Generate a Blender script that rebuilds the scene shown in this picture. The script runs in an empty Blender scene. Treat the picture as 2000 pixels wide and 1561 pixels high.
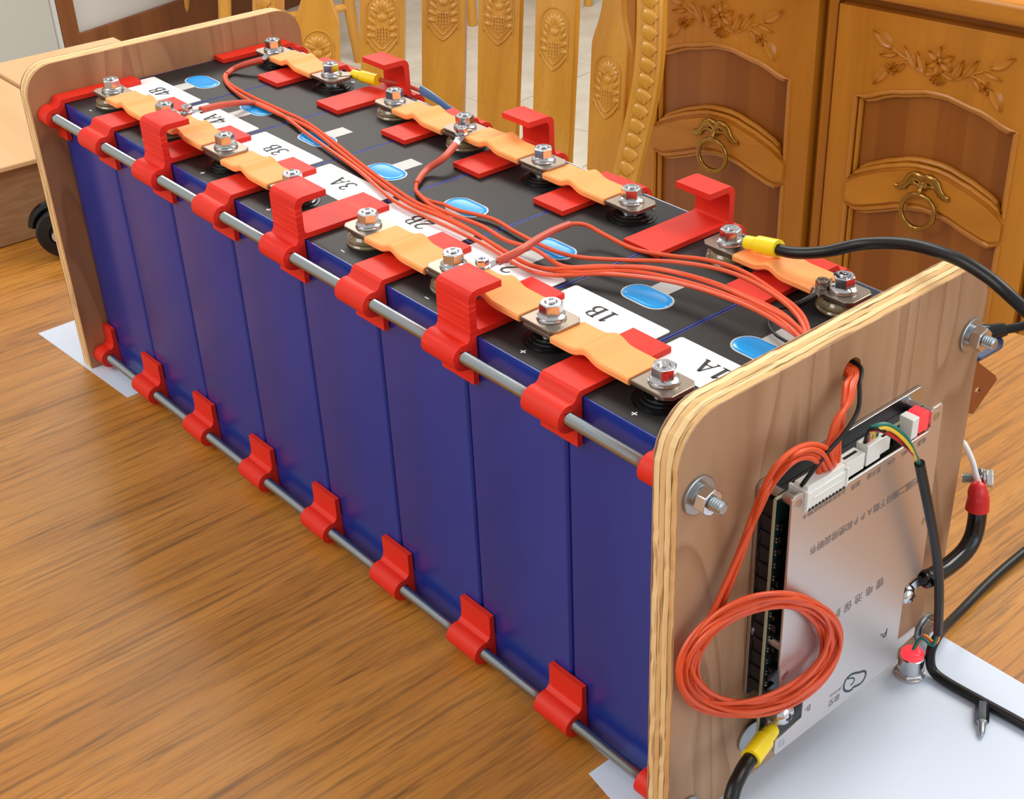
import bpy, bmesh, math, random
from mathutils import Vector, Matrix, geometry
random.seed(7)
R = random.Random(11)
SC = bpy.context.scene
COL = SC.collection
MM = 0.001
TZ = 750.0          # table top height above the floor, mm (all scene numbers below are mm, z=0 on the table top)

# ------------------------------------------------------------------ camera, world, lights, exposure
CF, CCX, CCY, IW, IH = 2677.178, 1178.03, 793.06, 2000.0, 1561.0
CC = Vector((900.75347, -339.59608, 518.28240))
CR = ((0.68426085, 0.72922278, -0.00460785), (0.38600322, -0.36754976, -0.84611388), (-0.61869912, 0.57718395, -0.53298225))
def at(u, v, x=None, y=None, z=None):
    """point of a plane x=, y= or z= seen at pixel (u,v) of the 2000x1561 photograph"""
    a, b = (u - CCX) / CF, (v - CCY) / CF
    d = Vector([CR[0][i] * a + CR[1][i] * b + CR[2][i] for i in range(3)])
    if x is not None: t = (x - CC.x) / d.x
    elif y is not None: t = (y - CC.y) / d.y
    else: t = (z - CC.z) / d.z
    return CC + d * t
cam_d = bpy.data.cameras.new('camera'); cam = bpy.data.objects.new('camera', cam_d); COL.objects.link(cam)
cam_d.sensor_fit = 'HORIZONTAL'; cam_d.sensor_width = 36.0
cam_d.lens = CF / IW * 36.0
cam_d.shift_x = -(CCX - IW / 2) / IW; cam_d.shift_y = (CCY - IH / 2) / IW
cam_d.clip_start = 0.02; cam_d.clip_end = 40
r_, d_, f_ = [Vector(q) for q in CR]
m = Matrix((r_, -d_, -f_)).transposed().to_4x4()
m.translation = Vector((CC.x, CC.y, CC.z + TZ)) * MM
cam.matrix_world = m
SC.camera = cam

SC.view_settings.view_transform = 'Standard'; SC.view_settings.look = 'None'
SC.view_settings.gamma = 1.0; SC.view_settings.use_curve_mapping = False
SC.view_settings.exposure = 0.14
w = bpy.data.worlds.new('world'); SC.world = w; w.use_nodes = True
w.node_tree.nodes['Background'].inputs[0].default_value = (1.0, 0.975, 0.94, 1)
w.node_tree.nodes['Background'].inputs[1].default_value = 0.62
def area(name, loc, target, size, power, col, sy=None):
    l = bpy.data.lights.new(name, 'AREA'); l.energy = power; l.color = col; l.size = size
    l.shape = 'RECTANGLE'; l.size_y = sy or size
    o = bpy.data.objects.new(name, l); COL.objects.link(o)
    o.location = Vector((loc[0], loc[1], loc[2] + TZ)) * MM
    o.rotation_euler = (Vector(target) - Vector(loc)).to_track_quat('-Z', 'Y').to_euler()
    return o
area('ceiling_lamp_light', (700, 1500, 1600), (300, 0, 0), 1.1, 30, (1.0, 0.94, 0.85))
area('window_light', (2600, 300, 900), (500, 100, 100), 1.6, 15, (0.72, 0.86, 1.0))
area('near_fill_light', (-300, -1700, 1650), (300, -100, 0), 1.2, 26, (1.0, 0.95, 0.88))  # added soft fill to brighten the camera side, not a known lamp
area('room_lamp_light', (-1600, 1200, 1650), (-1200, 1400, -700), 1.0, 30, (1.0, 0.95, 0.88))

# ------------------------------------------------------------------ materials
def srgb(c):
    return tuple(((v / 255) / 12.92 if v / 255 <= 0.04045 else ((v / 255 + 0.055) / 1.055) ** 2.4) for v in c) + (1,)
def mat(name, col, rough=0.5, metal=0.0, **kw):
    M = bpy.data.materials.new(name); M.use_nodes = True
    nt = M.node_tree; b = nt.nodes['Principled BSDF']
    b.inputs['Base Color'].default_value = srgb(col); b.inputs['Roughness'].default_value = rough; b.inputs['Metallic'].default_value = metal
    for k, v in kw.items(): b.inputs[k.replace('_', ' ')].default_value = v
    return M
def N(M, t, **kw):
    n = M.node_tree.nodes.new(t)
    for k, v in kw.items(): setattr(n, k, v)
    return n
def L(M, a, b): M.node_tree.links.new(a, b)
def coords(M, scale=(1, 1, 1), rot=(0, 0, 0), kind='Object'):
    tc = N(M, 'ShaderNodeTexCoord'); mp = N(M, 'ShaderNodeMapping')
    mp.inputs['Scale'].default_value = scale; mp.inputs['Rotation'].default_value = rot
    L(M, tc.outputs[kind], mp.inputs[0]); return mp.outputs[0]
def ramp(M, src, stops):
    r = N(M, 'ShaderNodeValToRGB'); e = r.color_ramp.elements
    while len(e) < len(stops): e.new(0.5)
    for i, (p, c) in enumerate(stops): e[i].position = p; e[i].color = srgb(c) if len(c) == 3 and max(c) > 1 else tuple(c) + (1,)
    L(M, src, r.inputs[0]); return r.outputs[0]
def mixc(M, f, a, b, mode='MIX'):
    n = N(M, 'ShaderNodeMix', data_type='RGBA', blend_type=mode)
    if isinstance(f, (int, float)): n.inputs[0].default_value = f
    else: L(M, f, n.inputs[0])
    L(M, a, n.inputs[6])
    if isinstance(b, tuple): n.inputs[7].default_value = srgb(b)
    else: L(M, b, n.inputs[7])
    return n.outputs[2]
def bump(M, src, strength, dist=0.001):
    b = N(M, 'ShaderNodeBump'); b.inputs['Strength'].default_value = strength; b.inputs['Distance'].default_value = dist
    L(M, src, b.inputs['Height']); L(M, b.outputs[0], M.node_tree.nodes['Principled BSDF'].inputs['Normal'])
def noise(M, vec, scale, detail=3, rough=0.5, dist=0.0):
    n = N(M, 'ShaderNodeTexNoise'); n.inputs['Scale'].default_value = scale; n.inputs['Detail'].default_value = detail
    n.inputs['Roughness'].default_value = rough; n.inputs['Distortion'].default_value = dist
    L(M, vec, n.inputs[0]); return n.outputs[0]
def setc(M, s): L(M, s, M.node_tree.nodes['Principled BSDF'].inputs['Base Color'])
def wood(name, dark, mid, light, grain='Z', freq=1.0, rough=0.4, pores=0.0, rotz=0.0, coat=0.0, bands=0.0, porecol=None, pf=1.0):
    """grain runs along the given object axis"""
    M = mat(name, mid, rough, Coat_Weight=coat, Coat_Roughness=0.15)
    k = {'X': (1.2, 22, 22), 'Y': (22, 1.2, 22), 'Z': (22, 22, 1.2), 'E': (40, 1.6, 1.6)}[grain]
    v = coords(M, tuple(q * freq for q in k), (0, 0, rotz))
    n1 = noise(M, v, 1.0, 5, 0.6, 0.6)
    c = ramp(M, n1, [(0.25, dark), (0.5, mid), (0.75, light)])
    k2 = {'X': (0.10, 1, 1), 'Y': (1, 0.10, 1), 'Z': (1, 1, 0.10), 'E': (0.9, 0.05, 0.05)}[grain]
    v2 = coords(M, tuple(q * 420 * freq * pf * (2.2 if name == 'table_oak' and i_ != 1 else 1) for i_, q in enumerate(k2)), (0, 0, rotz))
    n2 = noise(M, v2, 1.0, 2, 0.5)
    if bands:
        v3 = coords(M, {'X': (3, 26, 26), 'Y': (26, 3, 26), 'Z': (17, 17, 2.6)}.get(grain), (0, 0, rotz))
        nb = noise(M, v3, 1.0, 1.5, 0.4, 1.2)
        mw = N(M, 'ShaderNodeMath', operation='MULTIPLY'); L(M, nb, mw.inputs[0]); mw.inputs[1].default_value = 7.0
        fr = N(M, 'ShaderNodeMath', operation='FRACT'); L(M, mw.outputs[0], fr.inputs[0])
        bc = ramp(M, fr.outputs[0], [(0.0, (1, 1, 1)), (0.55, (0.93, 0.91, 0.88)), (0.9, (0.66, 0.56, 0.47)), (1.0, (1, 1, 1))])
        c = mixc(M, bands, c, bc, 'MULTIPLY')
    if pores:
        pr = ramp(M, n2, [(0.0, (0, 0, 0)), (0.34, (0, 0, 0)), (0.40, (1, 1, 1))])
        inv = N(M, 'ShaderNodeMath', operation='SUBTRACT'); inv.inputs[0].default_value = 1.0; L(M, pr, inv.inputs[1])
        ml = N(M, 'ShaderNodeMath', operation='MULTIPLY'); L(M, inv.outputs[0], ml.inputs[0]); ml.inputs[1].default_value = pores
        c = mixc(M, ml.outputs[0], c, porecol or dark)
    setc(M, c); bump(M, n2, 0.12, 0.0006)
    return M

m_table = wood('table_oak', (162, 104, 36), (186, 124, 48), (204, 142, 64), 'Y', 0.9, 0.34, 0.3, math.radians(3), 0.12, porecol=(128, 74, 24), pf=1.0)
def table_grain(M):
    b = M.node_tree.nodes['Principled BSDF']; src = b.inputs['Base Color'].links[0].from_socket
    v = coords(M, (240, 11, 240), (0, 0, math.radians(3))); n = noise(M, v, 1.0, 6, 0.65, 0.8)
    c = ramp(M, n, [(0.30, (0.80, 0.74, 0.66)), (0.46, (0.98, 0.97, 0.96)), (0.70, (1.04, 1.04, 1.03))])
    v2 = coords(M, (26, 2.2, 26), (0, 0, math.radians(3))); n2 = noise(M, v2, 1.0, 3, 0.5, 1.5)
    c2 = ramp(M, n2, [(0.3, (0.92, 0.89, 0.85)), (0.6, (1, 1, 1))])
    setc(M, mixc(M, 1.0, mixc(M, 0.6, src, c, 'MULTIPLY'), c2, 'MULTIPLY'))
table_grain(m_table)
m_ply = wood('plywood_face', (150, 112, 82), (172, 134, 102), (190, 154, 122), 'Z', 1.0, 0.55, 0.15, bands=0.75)
m_plyb = wood('plywood_face_warm', (140, 92, 58), (162, 112, 74), (180, 130, 92), 'Z', 0.9, 0.55, 0.15, bands=0.7)
m_edge_a = wood('ply_edge_pale', (206, 166, 108), (232, 200, 148), (244, 220, 176), 'E', 1.3, 0.7, 0.6, porecol=(120, 80, 44))
m_edge_b = wood('ply_edge_tan', (176, 128, 78), (212, 170, 114), (232, 196, 146), 'E', 1.3, 0.7, 0.6, porecol=(104, 66, 36))
m_chair = wood('golden_oak', (178, 118, 34), (206, 146, 50), (220, 164, 66), 'Z', 0.7, 0.32, 0.25, coat=0.3)
m_chairx = wood('golden_oak_cross', (178, 118, 34), (206, 146, 50), (220, 164, 66), 'X', 0.7, 0.32, 0.25, coat=0.3)
m_cab = wood('cabinet_oak', (166, 98, 18), (190, 120, 28), (206, 136, 40), 'Z', 0.5, 0.36, 0.2, coat=0.12)
m_cabx = wood('cabinet_oak_cross', (166, 98, 18), (190, 120, 28), (206, 136, 40), 'X', 0.5, 0.36, 0.2, coat=0.12)
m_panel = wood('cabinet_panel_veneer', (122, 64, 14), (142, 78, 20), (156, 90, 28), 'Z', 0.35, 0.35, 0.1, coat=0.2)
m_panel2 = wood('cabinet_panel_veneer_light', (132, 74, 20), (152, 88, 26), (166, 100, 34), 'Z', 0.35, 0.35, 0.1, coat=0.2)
m_trimw = wood('brown_trim_wood', (104, 56, 22), (124, 70, 30), (140, 84, 40), 'Z', 0.6, 0.45)
m_blue = mat('blue_film', (16, 36, 134), 0.26, Specular_IOR_Level=0.5)
_n = noise(m_blue, coords(m_blue, (14, 14, 4)), 1.0, 3); setc(m_blue, ramp(m_blue, _n, [(0.3, (18, 40, 122)), (0.7, (24, 50, 146))]))
bump(m_blue, noise(m_blue, coords(m_blue, (60, 60, 220)), 1.0, 2), 0.05, 0.0008)
m_black = mat('black_insulation_sheet', (27, 26, 28), 0.5, Specular_IOR_Level=0.3)
bump(m_black, noise(m_black, coords(m_black, (900, 900, 900)), 1, 2), 0.08, 0.0003)
m_blackgl = mat('black_gloss_plastic', (16, 16, 18), 0.18)
m_blackrub = mat('black_cable_rubber', (14, 13, 14), 0.38, Specular_IOR_Level=0.35)
m_rod = mat('zinc_plated_rod', (172, 178, 180), 0.33, 1.0)
m_steel = mat('bright_steel', (205, 205, 208), 0.16, 1.0)
m_nick = mat('brushed_nickel_copper', (156, 143, 130), 0.38, 1.0)
bump(m_nick, noise(m_nick, coords(m_nick, (60, 1800, 60)), 1, 2), 0.15, 0.0002)
m_brass = mat('aged_brass', (168, 128, 62), 0.26, 1.0)
m_alu = mat('satin_aluminium', (206, 200, 198), 0.38, 0.85)
bump(m_alu, noise(m_alu, coords(m_alu, (1500, 1500, 1500)), 1, 2), 0.1, 0.0002)
m_aluedge = mat('raw_aluminium', (190, 192, 196), 0.28, 1.0)
m_red = mat('red_printed_plastic', (214, 42, 24), 0.5, Specular_IOR_Level=0.3)
_w = N(m_red, 'ShaderNodeTexWave', wave_type='BANDS', bands_direction='Y'); _w.inputs['Scale'].default_value = 800
L(m_red, coords(m_red), _w.inputs[0]); bump(m_red, _w.outputs[1], 0.06, 0.0003)
m_redrough = mat('red_printed_plastic_rough', (220, 36, 22), 0.5, Specular_IOR_Level=0.3)
_n = noise(m_redrough, coords(m_redrough, (25, 60, 700)), 1, 3); setc(m_redrough, ramp(m_redrough, _n, [(0.3, (206, 30, 18)), (0.6, (222, 38, 22)), (0.85, (236, 76, 60))]))
bump(m_redrough, _n, 0.25, 0.0006)
m_orange = mat('orange_heat_shrink', (252, 160, 92), 0.55, Specular_IOR_Level=0.3)
m_wire = mat('orange_silicone_wire', (216, 78, 34), 0.42)
m_shrink = mat('brick_red_heat_shrink', (190, 72, 48), 0.45)
m_redwire = mat('red_wire_boot', (200, 26, 30), 0.35)
m_yel = mat('yellow_vinyl_sleeve', (244, 214, 20), 0.35)
m_white = mat('white_label_paper', (236, 237, 240), 0.55)
m_paper = mat('white_paper_sheet', (204, 214, 230), 0.6)
m_ink = mat('black_print_ink', (36, 36, 40), 0.6)
m_inkblue = mat('dark_teal_print_ink', (30, 60, 78), 0.6)
m_inkgrey = mat('grey_print_ink', (112, 104, 104), 0.6)
m_vent = mat('blue_vent_film', (6, 150, 226), 0.2)
m_stick = mat('grey_foil_sticker', (176, 176, 174), 0.45, 0.15)
m_rimw = mat('pale_vent_gasket', (190, 192, 194), 0.4)
m_tan = mat('translucent_tan_washer', (150, 132, 100), 0.16, Transmission_Weight=0.35, Coat_Weight=0.5)
m_conn = mat('white_nylon_connector', (226, 230, 226), 0.4)
m_pcb = mat('dark_green_circuit_board', (14, 40, 42), 0.35)
m_pcbedge = mat('fibreglass_board_edge', (176, 180, 150), 0.6)
m_heat = mat('black_anodised_heat_sink', (20, 24, 30), 0.45)
m_led = mat('red_glowing_lens', (170, 12, 20), 0.25, Emission_Strength=0.9); m_led.node_tree.nodes['Principled BSDF'].inputs['Emission Color'].default_value = (1, 0.05, 0.07, 1)
m_green = mat('green_wire', (12, 112, 100), 0.4); m_yelw = mat('yellow_wire', (232, 190, 40), 0.4); m_whitew = mat('white_wire', (225, 225, 225), 0.4)
m_card = mat('brown_cardboard', (150, 112, 76), 0.8)
_n = noise(m_card, coords(m_card, (40, 40, 300)), 1, 3); setc(m_card, ramp(m_card, _n, [(0.3, (138, 100, 66)), (0.7, (158, 120, 84))]))
m_cardl = wood('pale_cardboard', (192, 150, 104), (204, 164, 118), (214, 174, 130), 'X', 0.4, 0.75)
m_plaster = mat('white_wall_paint', (205, 205, 203), 0.7)
m_doorw = mat('off_white_door_paint', (190, 190, 184), 0.6)
m_tile = mat('cream_floor_tile', (214, 206, 190), 0.3)
_n = noise(m_tile, coords(m_tile, (9, 9, 9)), 1, 4); setc(m_tile, ramp(m_tile, _n, [(0.3, (202, 193, 176)), (0.7, (222, 215, 202))]))
m_grout = mat('grey_grout', (168, 160, 148), 0.9)
m_darkw = wood('dark_oak_shadow', (120, 66, 20), (140, 82, 28), (154, 94, 36), 'Z', 0.6, 0.35)
m_tealblue = mat('clear_blue_plastic', (120, 160, 206), 0.25, Transmission_Weight=0.5)

# ------------------------------------------------------------------ helpers
class Thing:
    def __init__(s, name, label, cat, o=(0, 0, 0), group=None, kind=None, rot=0.0):
        s.o = Vector(o); s.e = bpy.data.objects.new(name, None); COL.objects.link(s.e)
        s.e.empty_display_size = 0.01
        s.e.location = (s.o + Vector((0, 0, TZ))) * MM; s.e['label'] = label; s.e['category'] = cat
        if group: s.e['group'] = group
    def part(s, name, bm, m, **kw): return finish(name, bm, m, s.e, s.o, **kw)
def finish(name, bm, m, parent=None, o=Vector((0, 0, 0)), smooth=35, bevel=0, seg=2, label=None, tag=None, center=False, kind=None):
    """bm in absolute scene mm; made into one object"""
    o = Vector(o)
    if parent is None or center:
        if tag or center:
            lo = Vector([min(v.co[i] for v in bm.verts) for i in range(3)]); hi = Vector([max(v.co[i] for v in bm.verts) for i in range(3)])
            loc = Vector(((lo.x + hi.x) / 2, (lo.y + hi.y) / 2, lo.z))
        else: loc = Vector((0, 0, 0))
    else: loc = o
    bmesh.ops.recalc_face_normals(bm, faces=bm.faces)
    for v in bm.verts: v.co = (v.co - loc) * MM
    me = bpy.data.meshes.new(name); bm.to_mesh(me); bm.free()
    if smooth:
        for p in me.polygons: p.use_smooth = True
        me.set_sharp_from_angle(angle=math.radians(smooth))
    for mm in (m if isinstance(m, (list, tuple)) else [m]): me.materials.append(mm)
    ob = bpy.data.objects.new(name, me); COL.objects.link(ob)
    if parent: ob.parent = parent
    if parent is None: ob.location = (loc + Vector((0, 0, TZ))) * MM
    if bevel:
        b = ob.modifiers.new('bevel', 'BEVEL'); b.width = bevel * MM; b.segments = seg; b.limit_method = 'ANGLE'; b.angle_limit = math.radians(40); b.harden_normals = False
    if label: ob['label'] = label
    if kind: ob['kind'] = kind
    if tag:
        ob['label'], ob['category'] = tag[0], tag[1]
        if len(tag) > 2: ob['group'] = tag[2]
    return ob
def copy_tree(o, parent=None):
    c = o.copy(); COL.objects.link(c)
    if parent: c.parent = parent
    for ch in list(o.children): copy_tree(ch, c)
    return c
def place(src, loc, label, rotz=None, group=None):
    c = copy_tree(src); c.location = (Vector(loc) + Vector((0, 0, TZ))) * MM; c['label'] = label
    if rotz is not None: c.rotation_euler = (0, 0, rotz)
    if group: c['group'] = group
    return c
BM = bmesh.new
def box(bm, x0, x1, y0, y1, z0, z1, M=None):
    vs = [Vector((x, y, z)) for x in (x0, x1) for y in (y0, y1) for z in (z0, z1)]
    if M: vs = [M @ v for v in vs]
    v = [bm.verts.new(p) for p in vs]
    for f in ((0, 1, 3, 2), (4, 6, 7, 5), (0, 4, 5, 1), (2, 3, 7, 6), (0, 2, 6, 4), (1, 5, 7, 3)): bm.faces.new([v[i] for i in f])
    return bm
def basis(d):
    d = Vector(d).normalized(); a = Vector((0, 0, 1)) if abs(d.z) < 0.9 else Vector((1, 0, 0))
    u = d.cross(a).normalized(); return u, d.cross(u).normalized(), d
def lathe(bm, prof, o, axis=(0, 0, 1), n=32, ph=0.0):
    """prof: list of (radius, height along axis)"""
    u, v, d = basis(axis); o = Vector(o); rings = []
    for r, h in prof:
        if r <= 1e-6: rings.append([bm.verts.new(o + d * h)])
        else: rings.append([bm.verts.new(o + d * h + u * (r * math.cos(ph + 2 * math.pi * i / n)) + v * (r * math.sin(ph + 2 * math.pi * i / n))) for i in range(n)])
    for a, b in zip(rings, rings[1:]):
        for i in range(n):
            j = (i + 1) % n
            if len(a) == 1 and len(b) == 1: continue
            if len(a) == 1: bm.faces.new((a[0], b[j], b[i]))
            elif len(b) == 1: bm.faces.new((a[i], a[j], b[0]))
            else: bm.faces.new((a[i], a[j], b[j], b[i]))
    for rg in (rings[0], rings[-1]):
        if len(rg) > 2:
            try: bm.faces.new(rg)
            except ValueError: pass
    return bm
def cyl(bm, a, b, r, n=24, r2=None, ph=0.0):
    a, b = Vector(a), Vector(b); return lathe(bm, [(r, 0), (r if r2 is None else r2, (b - a).length)], a, b - a, n, ph)
def hexnut(bm, o, axis, af, h, ph=0.0, hole=0, c=0.5):
    R6 = af / math.sqrt(3)
    u, v, d = basis(axis); o = Vector(o)
    rings = []
    for sc, hh in ((0.90, 0), (1.0, c), (1.0, h - c), (0.90, h)):
        rings.append([bm.verts.new(o + d * hh + (u * math.cos(ph + i * math.pi / 6) + v * math.sin(ph + i * math.pi / 6)) * (R6 * (1.0 if i % 2 == 0 else 0.8660) * (sc if i % 2 == 0 else min(1, sc * 1.09)))) for i in range(12)])
    for a, b in zip(rings, rings[1:]):
        for i in range(12): bm.faces.new((a[i], a[(i + 1) % 12], b[(i + 1) % 12], b[i]))
    bm.faces.new(rings[0])
    if hole:
        inner = [bm.verts.new(o + d * h + (u * math.cos(ph + i * math.pi / 6) + v * math.sin(ph + i * math.pi / 6)) * hole) for i in range(12)]
        inn2 = [bm.verts.new(p.co - d * 1.2) for p in inner]
        for i in range(12):
            bm.faces.new((rings[3][i], rings[3][(i + 1) % 12], inner[(i + 1) % 12], inner[i])); bm.faces.new((inner[i], inner[(i + 1) % 12], inn2[(i + 1) % 12], inn2[i]))
        bm.faces.new(inn2)
    else: bm.faces.new(rings[3])
    return bm
def smooth_pts(pts, k=6, closed=False):
    pts = [Vector(p) for p in pts]; n = len(pts)
    if n < 3 or k <= 1: return pts
    out = []
    for i in range(n if closed else n - 1):
        if closed: p0, p1, p2, p3 = pts[i - 1], pts[i], pts[(i + 1) % n], pts[(i + 2) % n]
        else: p0, p1, p2, p3 = pts[max(i - 1, 0)], pts[i], pts[i + 1], pts[min(i + 2, n - 1)]
        for j in range(k):
            t = j / k
            out.append(0.5 * ((2 * p1) + (p2 - p0) * t + (2 * p0 - 5 * p1 + 4 * p2 - p3) * t * t + (3 * p1 - p0 - 3 * p2 + p3) * t ** 3))
    if not closed: out.append(pts[-1])
    return out
def tube(bm, pts, r, n=8, k=6, closed=False, rf=None, flat=None):
    """round tube through pts; rf(t)->radius factor; flat=(normal, factor) squashes along the normal"""
    P = smooth_pts(pts, k, closed); m_ = len(P); rings = []; u = None
    for i, p in enumerate(P):
        a = P[(i - 1) % m_] if (closed or i) else P[0]; b = P[(i + 1) % m_] if (closed or i < m_ - 1) else P[-1]
        d = (b - a)
        d = d.normalized() if d.length > 1e-9 else Vector((0, 0, 1))
        if u is None: u = basis(d)[0]
        u = (u - d * u.dot(d)); u = u.normalized() if u.length > 1e-6 else basis(d)[0]
        v = d.cross(u); rr = r * (rf(i / max(m_ - 1, 1)) if rf else 1)
        ring = []
        for j in range(n):
            q = u * (rr * math.cos(2 * math.pi * j / n)) + v * (rr * math.sin(2 * math.pi * j / n))
            if flat: nn = Vector(flat[0]); q = q - nn * (q.dot(nn) * (1 - flat[1]))
            ring.append(bm.verts.new(p + q))
        rings.append(ring)
    lim = m_ if closed else m_ - 1
    for i in range(lim):
        a, b = rings[i], rings[(i + 1) % m_]
        for j in range(n): bm.faces.new((a[j], a[(j + 1) % n], b[(j + 1) % n], b[j]))
    if not closed: bm.faces.new(rings[0]); bm.faces.new(rings[-1])
    return bm
def extr(bm, loops, o, u, v, t0, t1, w=None):
    """polygon loops (outer, holes...) in (u,v), extruded along w from t0 to t1"""
    o, u, v = Vector(o), Vector(u), Vector(v); w = Vector(w) if w else u.cross(v)
    loops = [[Vector((p[0], p[1], 0)) for p in lp] for lp in loops]
    tris = geometry.tessellate_polygon(loops)
    flat = [p for lp in loops for p in lp]
    lo = [bm.verts.new(o + u * p.x + v * p.y + w * t0) for p in flat]; hi = [bm.verts.new(o + u * p.x + v * p.y + w * t1) for p in flat]
    for t in tris:
        if len(set(t)) < 3: continue
        try: bm.faces.new([lo[i] for i in t]); bm.faces.new([hi[i] for i in t])
        except ValueError: pass
    k = 0
    for lp in loops:
        n = len(lp)
        for i in range(n):
            a, b = k + i, k + (i + 1) % n
            bm.faces.new((lo[a], lo[b], hi[b], hi[a]))
        k += n
    return bm
def arc(cx, cy, r, a0, a1, n):
    return [(cx + r * math.cos(math.radians(a0 + (a1 - a0) * i / n)), cy + r * math.sin(math.radians(a0 + (a1 - a0) * i / n))) for i in range(n + 1)]
def rrect(x0, x1, y0, y1, r, n=5):
    return arc(x1 - r, y0 + r, r, -90, 0, n) + arc(x1 - r, y1 - r, r, 0, 90, n) + arc(x0 + r, y1 - r, r, 90, 180, n) + arc(x0 + r, y0 + r, r, 180, 270, n)
X, Y, Z = Vector((1, 0, 0)), Vector((0, 1, 0)), Vector((0, 0, 1))
def ribbon(bm, pts, wd, o, u, v, sc, wds=None):
    """flat stroke along a 2-D polyline"""
    u, v, o = Vector(u), Vector(v), Vector(o); n = len(pts); prev = None
    for i, p in enumerate(pts):
        a, b = pts[max(i - 1, 0)], pts[min(i + 1, n - 1)]
        dx, dy = b[0] - a[0], b[1] - a[1]; l = math.hypot(dx, dy) or 1; h = (wds[i] if wds else wd) / 2
        nx, ny = -dy / l * h, dx / l * h
        q = [bm.verts.new(o + u * ((p[0] + s * nx) * sc) + v * ((p[1] + s * ny) * sc)) for s in (1, -1)]
        if prev: bm.faces.new((prev[0], prev[1], q[1], q[0]))
        prev = q
def text_mesh(bm, s, o, u, v, size, align='CENTER', lift=0.0):
    cu = bpy.data.curves.new('t', 'FONT'); cu.body = s; cu.size = 1.0; cu.align_x = align; cu.align_y = 'CENTER'; cu.resolution_u = 3
    ob = bpy.data.objects.new('t', cu); COL.objects.link(ob)
    dg = bpy.context.evaluated_depsgraph_get(); dg.update()
    me = bpy.data.meshes.new_from_object(ob.evaluated_get(dg))
    o, u, v = Vector(o), Vector(u), Vector(v); w = u.cross(v)
    vs = [bm.verts.new(o + u * (p.co.x * size) + v * (p.co.y * size) + w * lift) for p in me.vertices]
    for p in me.polygons:
        try: bm.faces.new([vs[i] for i in p.vertices])
        except ValueError: pass
    bpy.data.objects.remove(ob); bpy.data.meshes.remove(me); bpy.data.curves.remove(cu)
    return bm
# ================================================================== THE SETTING
E1 = Vector((0.9878, 0.156, 0)).normalized(); N1 = Vector((0.156, -0.9878, 0)).normalized()   # along the table's far edge / towards the camera
PT = Vector((411.4, 524.8, 0))
PW = Vector((900.75 + (-3203 - 900.75) * 0.93, -339.6 + (1672 + 339.6) * 0.93, 0)); DW = Vector((0.2862, -0.9582, 0)); NW = Vector((0.9582, 0.2862, 0))
FZ = -TZ
floor = finish('floor', box(BM(), -4200, 2600, -1800, 4600, FZ - 40, FZ - 2.5), m_grout, smooth=0, kind='structure')
tme = None
for i in range(-9, 4):
    for j in range(-4, 9):
        c = Vector((-700, 1400, 0)) + E1 * (i * 420) - N1 * (j * 420)
        if not (-4000 < c.x < 2300 and -1500 < c.y < 4300): continue
        if tme is None:
            t = finish('tile', extr(BM(), [rrect(-207.5, 207.5, -207.5, 207.5, 3, 1)], (0, 0, 0), X, Y, 0, 6), m_tile, parent=floor, smooth=0, bevel=1.2, seg=1)
            tme = t
        else:
            t = tme.copy(); COL.objects.link(t)
        t.parent = floor; t.location = Vector((c.x, c.y, FZ - 2.5)) * MM - floor.location
        t.rotation_euler = (0, 0, math.atan2(E1.y, E1.x))
        t.location = Vector((c.x, c.y, FZ - 6 + TZ)) * MM - floor.location
def wallbox(a, b, z0, z1, d0, d1, O=PW, D=DW, NN=NW):
    bm = BM(); p = [O + D * s + NN * d for s in (a, b) for d in (d0, d1)]
    v = [bm.verts.new(Vector((q.x, q.y, z))) for q in p for z in (z0, z1)]
    for f in ((0, 1, 3, 2), (4, 6, 7, 5), (0, 4, 5, 1), (2, 3, 7, 6), (0, 2, 6, 4), (1, 5, 7, 3)): bm.faces.new([v[i] for i in f])
    return bm
finish('wall_left', wallbox(-2800, 3300, FZ, 1700, -120, 0), m_plaster, smooth=0, kind='structure')
finish('baseboard_left', wallbox(-2800, 405, FZ, -612, 0.5, 16), m_trimw, smooth=0, bevel=3, kind='structure')
finish('trim_1', wallbox(405, 460, FZ, 1350, 0.5, 24), m_trimw, smooth=0, bevel=3, kind='structure')
finish('trim_2', wallbox(1395, 1455, FZ, 1350, 0.5, 24), m_trimw, smooth=0, bevel=3, kind='structure')
finish('trim_3', wallbox(405, 1455, 1351, 1411, 0.5, 24), m_trimw, smooth=0, bevel=3, kind='structure')
dr = finish('door_1', wallbox(475, 1394, FZ + 6, 1350, 0.5, 14), m_doorw, smooth=0, bevel=2, kind='structure')
finish('door_stop', wallbox(461, 474, FZ, 1350, 0.5, 20), m_plaster, parent=dr, smooth=0, bevel=1)
finish('wall_back', wallbox(-4300, 3000, FZ, 1700, -120, 0, PT - N1 * 3300, E1, N1), m_plaster, smooth=0, kind='structure')
finish('baseboard_back', wallbox(-4150, 2900, FZ, -697, 0.5, 16, PT - N1 * 3300, E1, N1), m_trimw, smooth=0, bevel=3, kind='structure')

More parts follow.
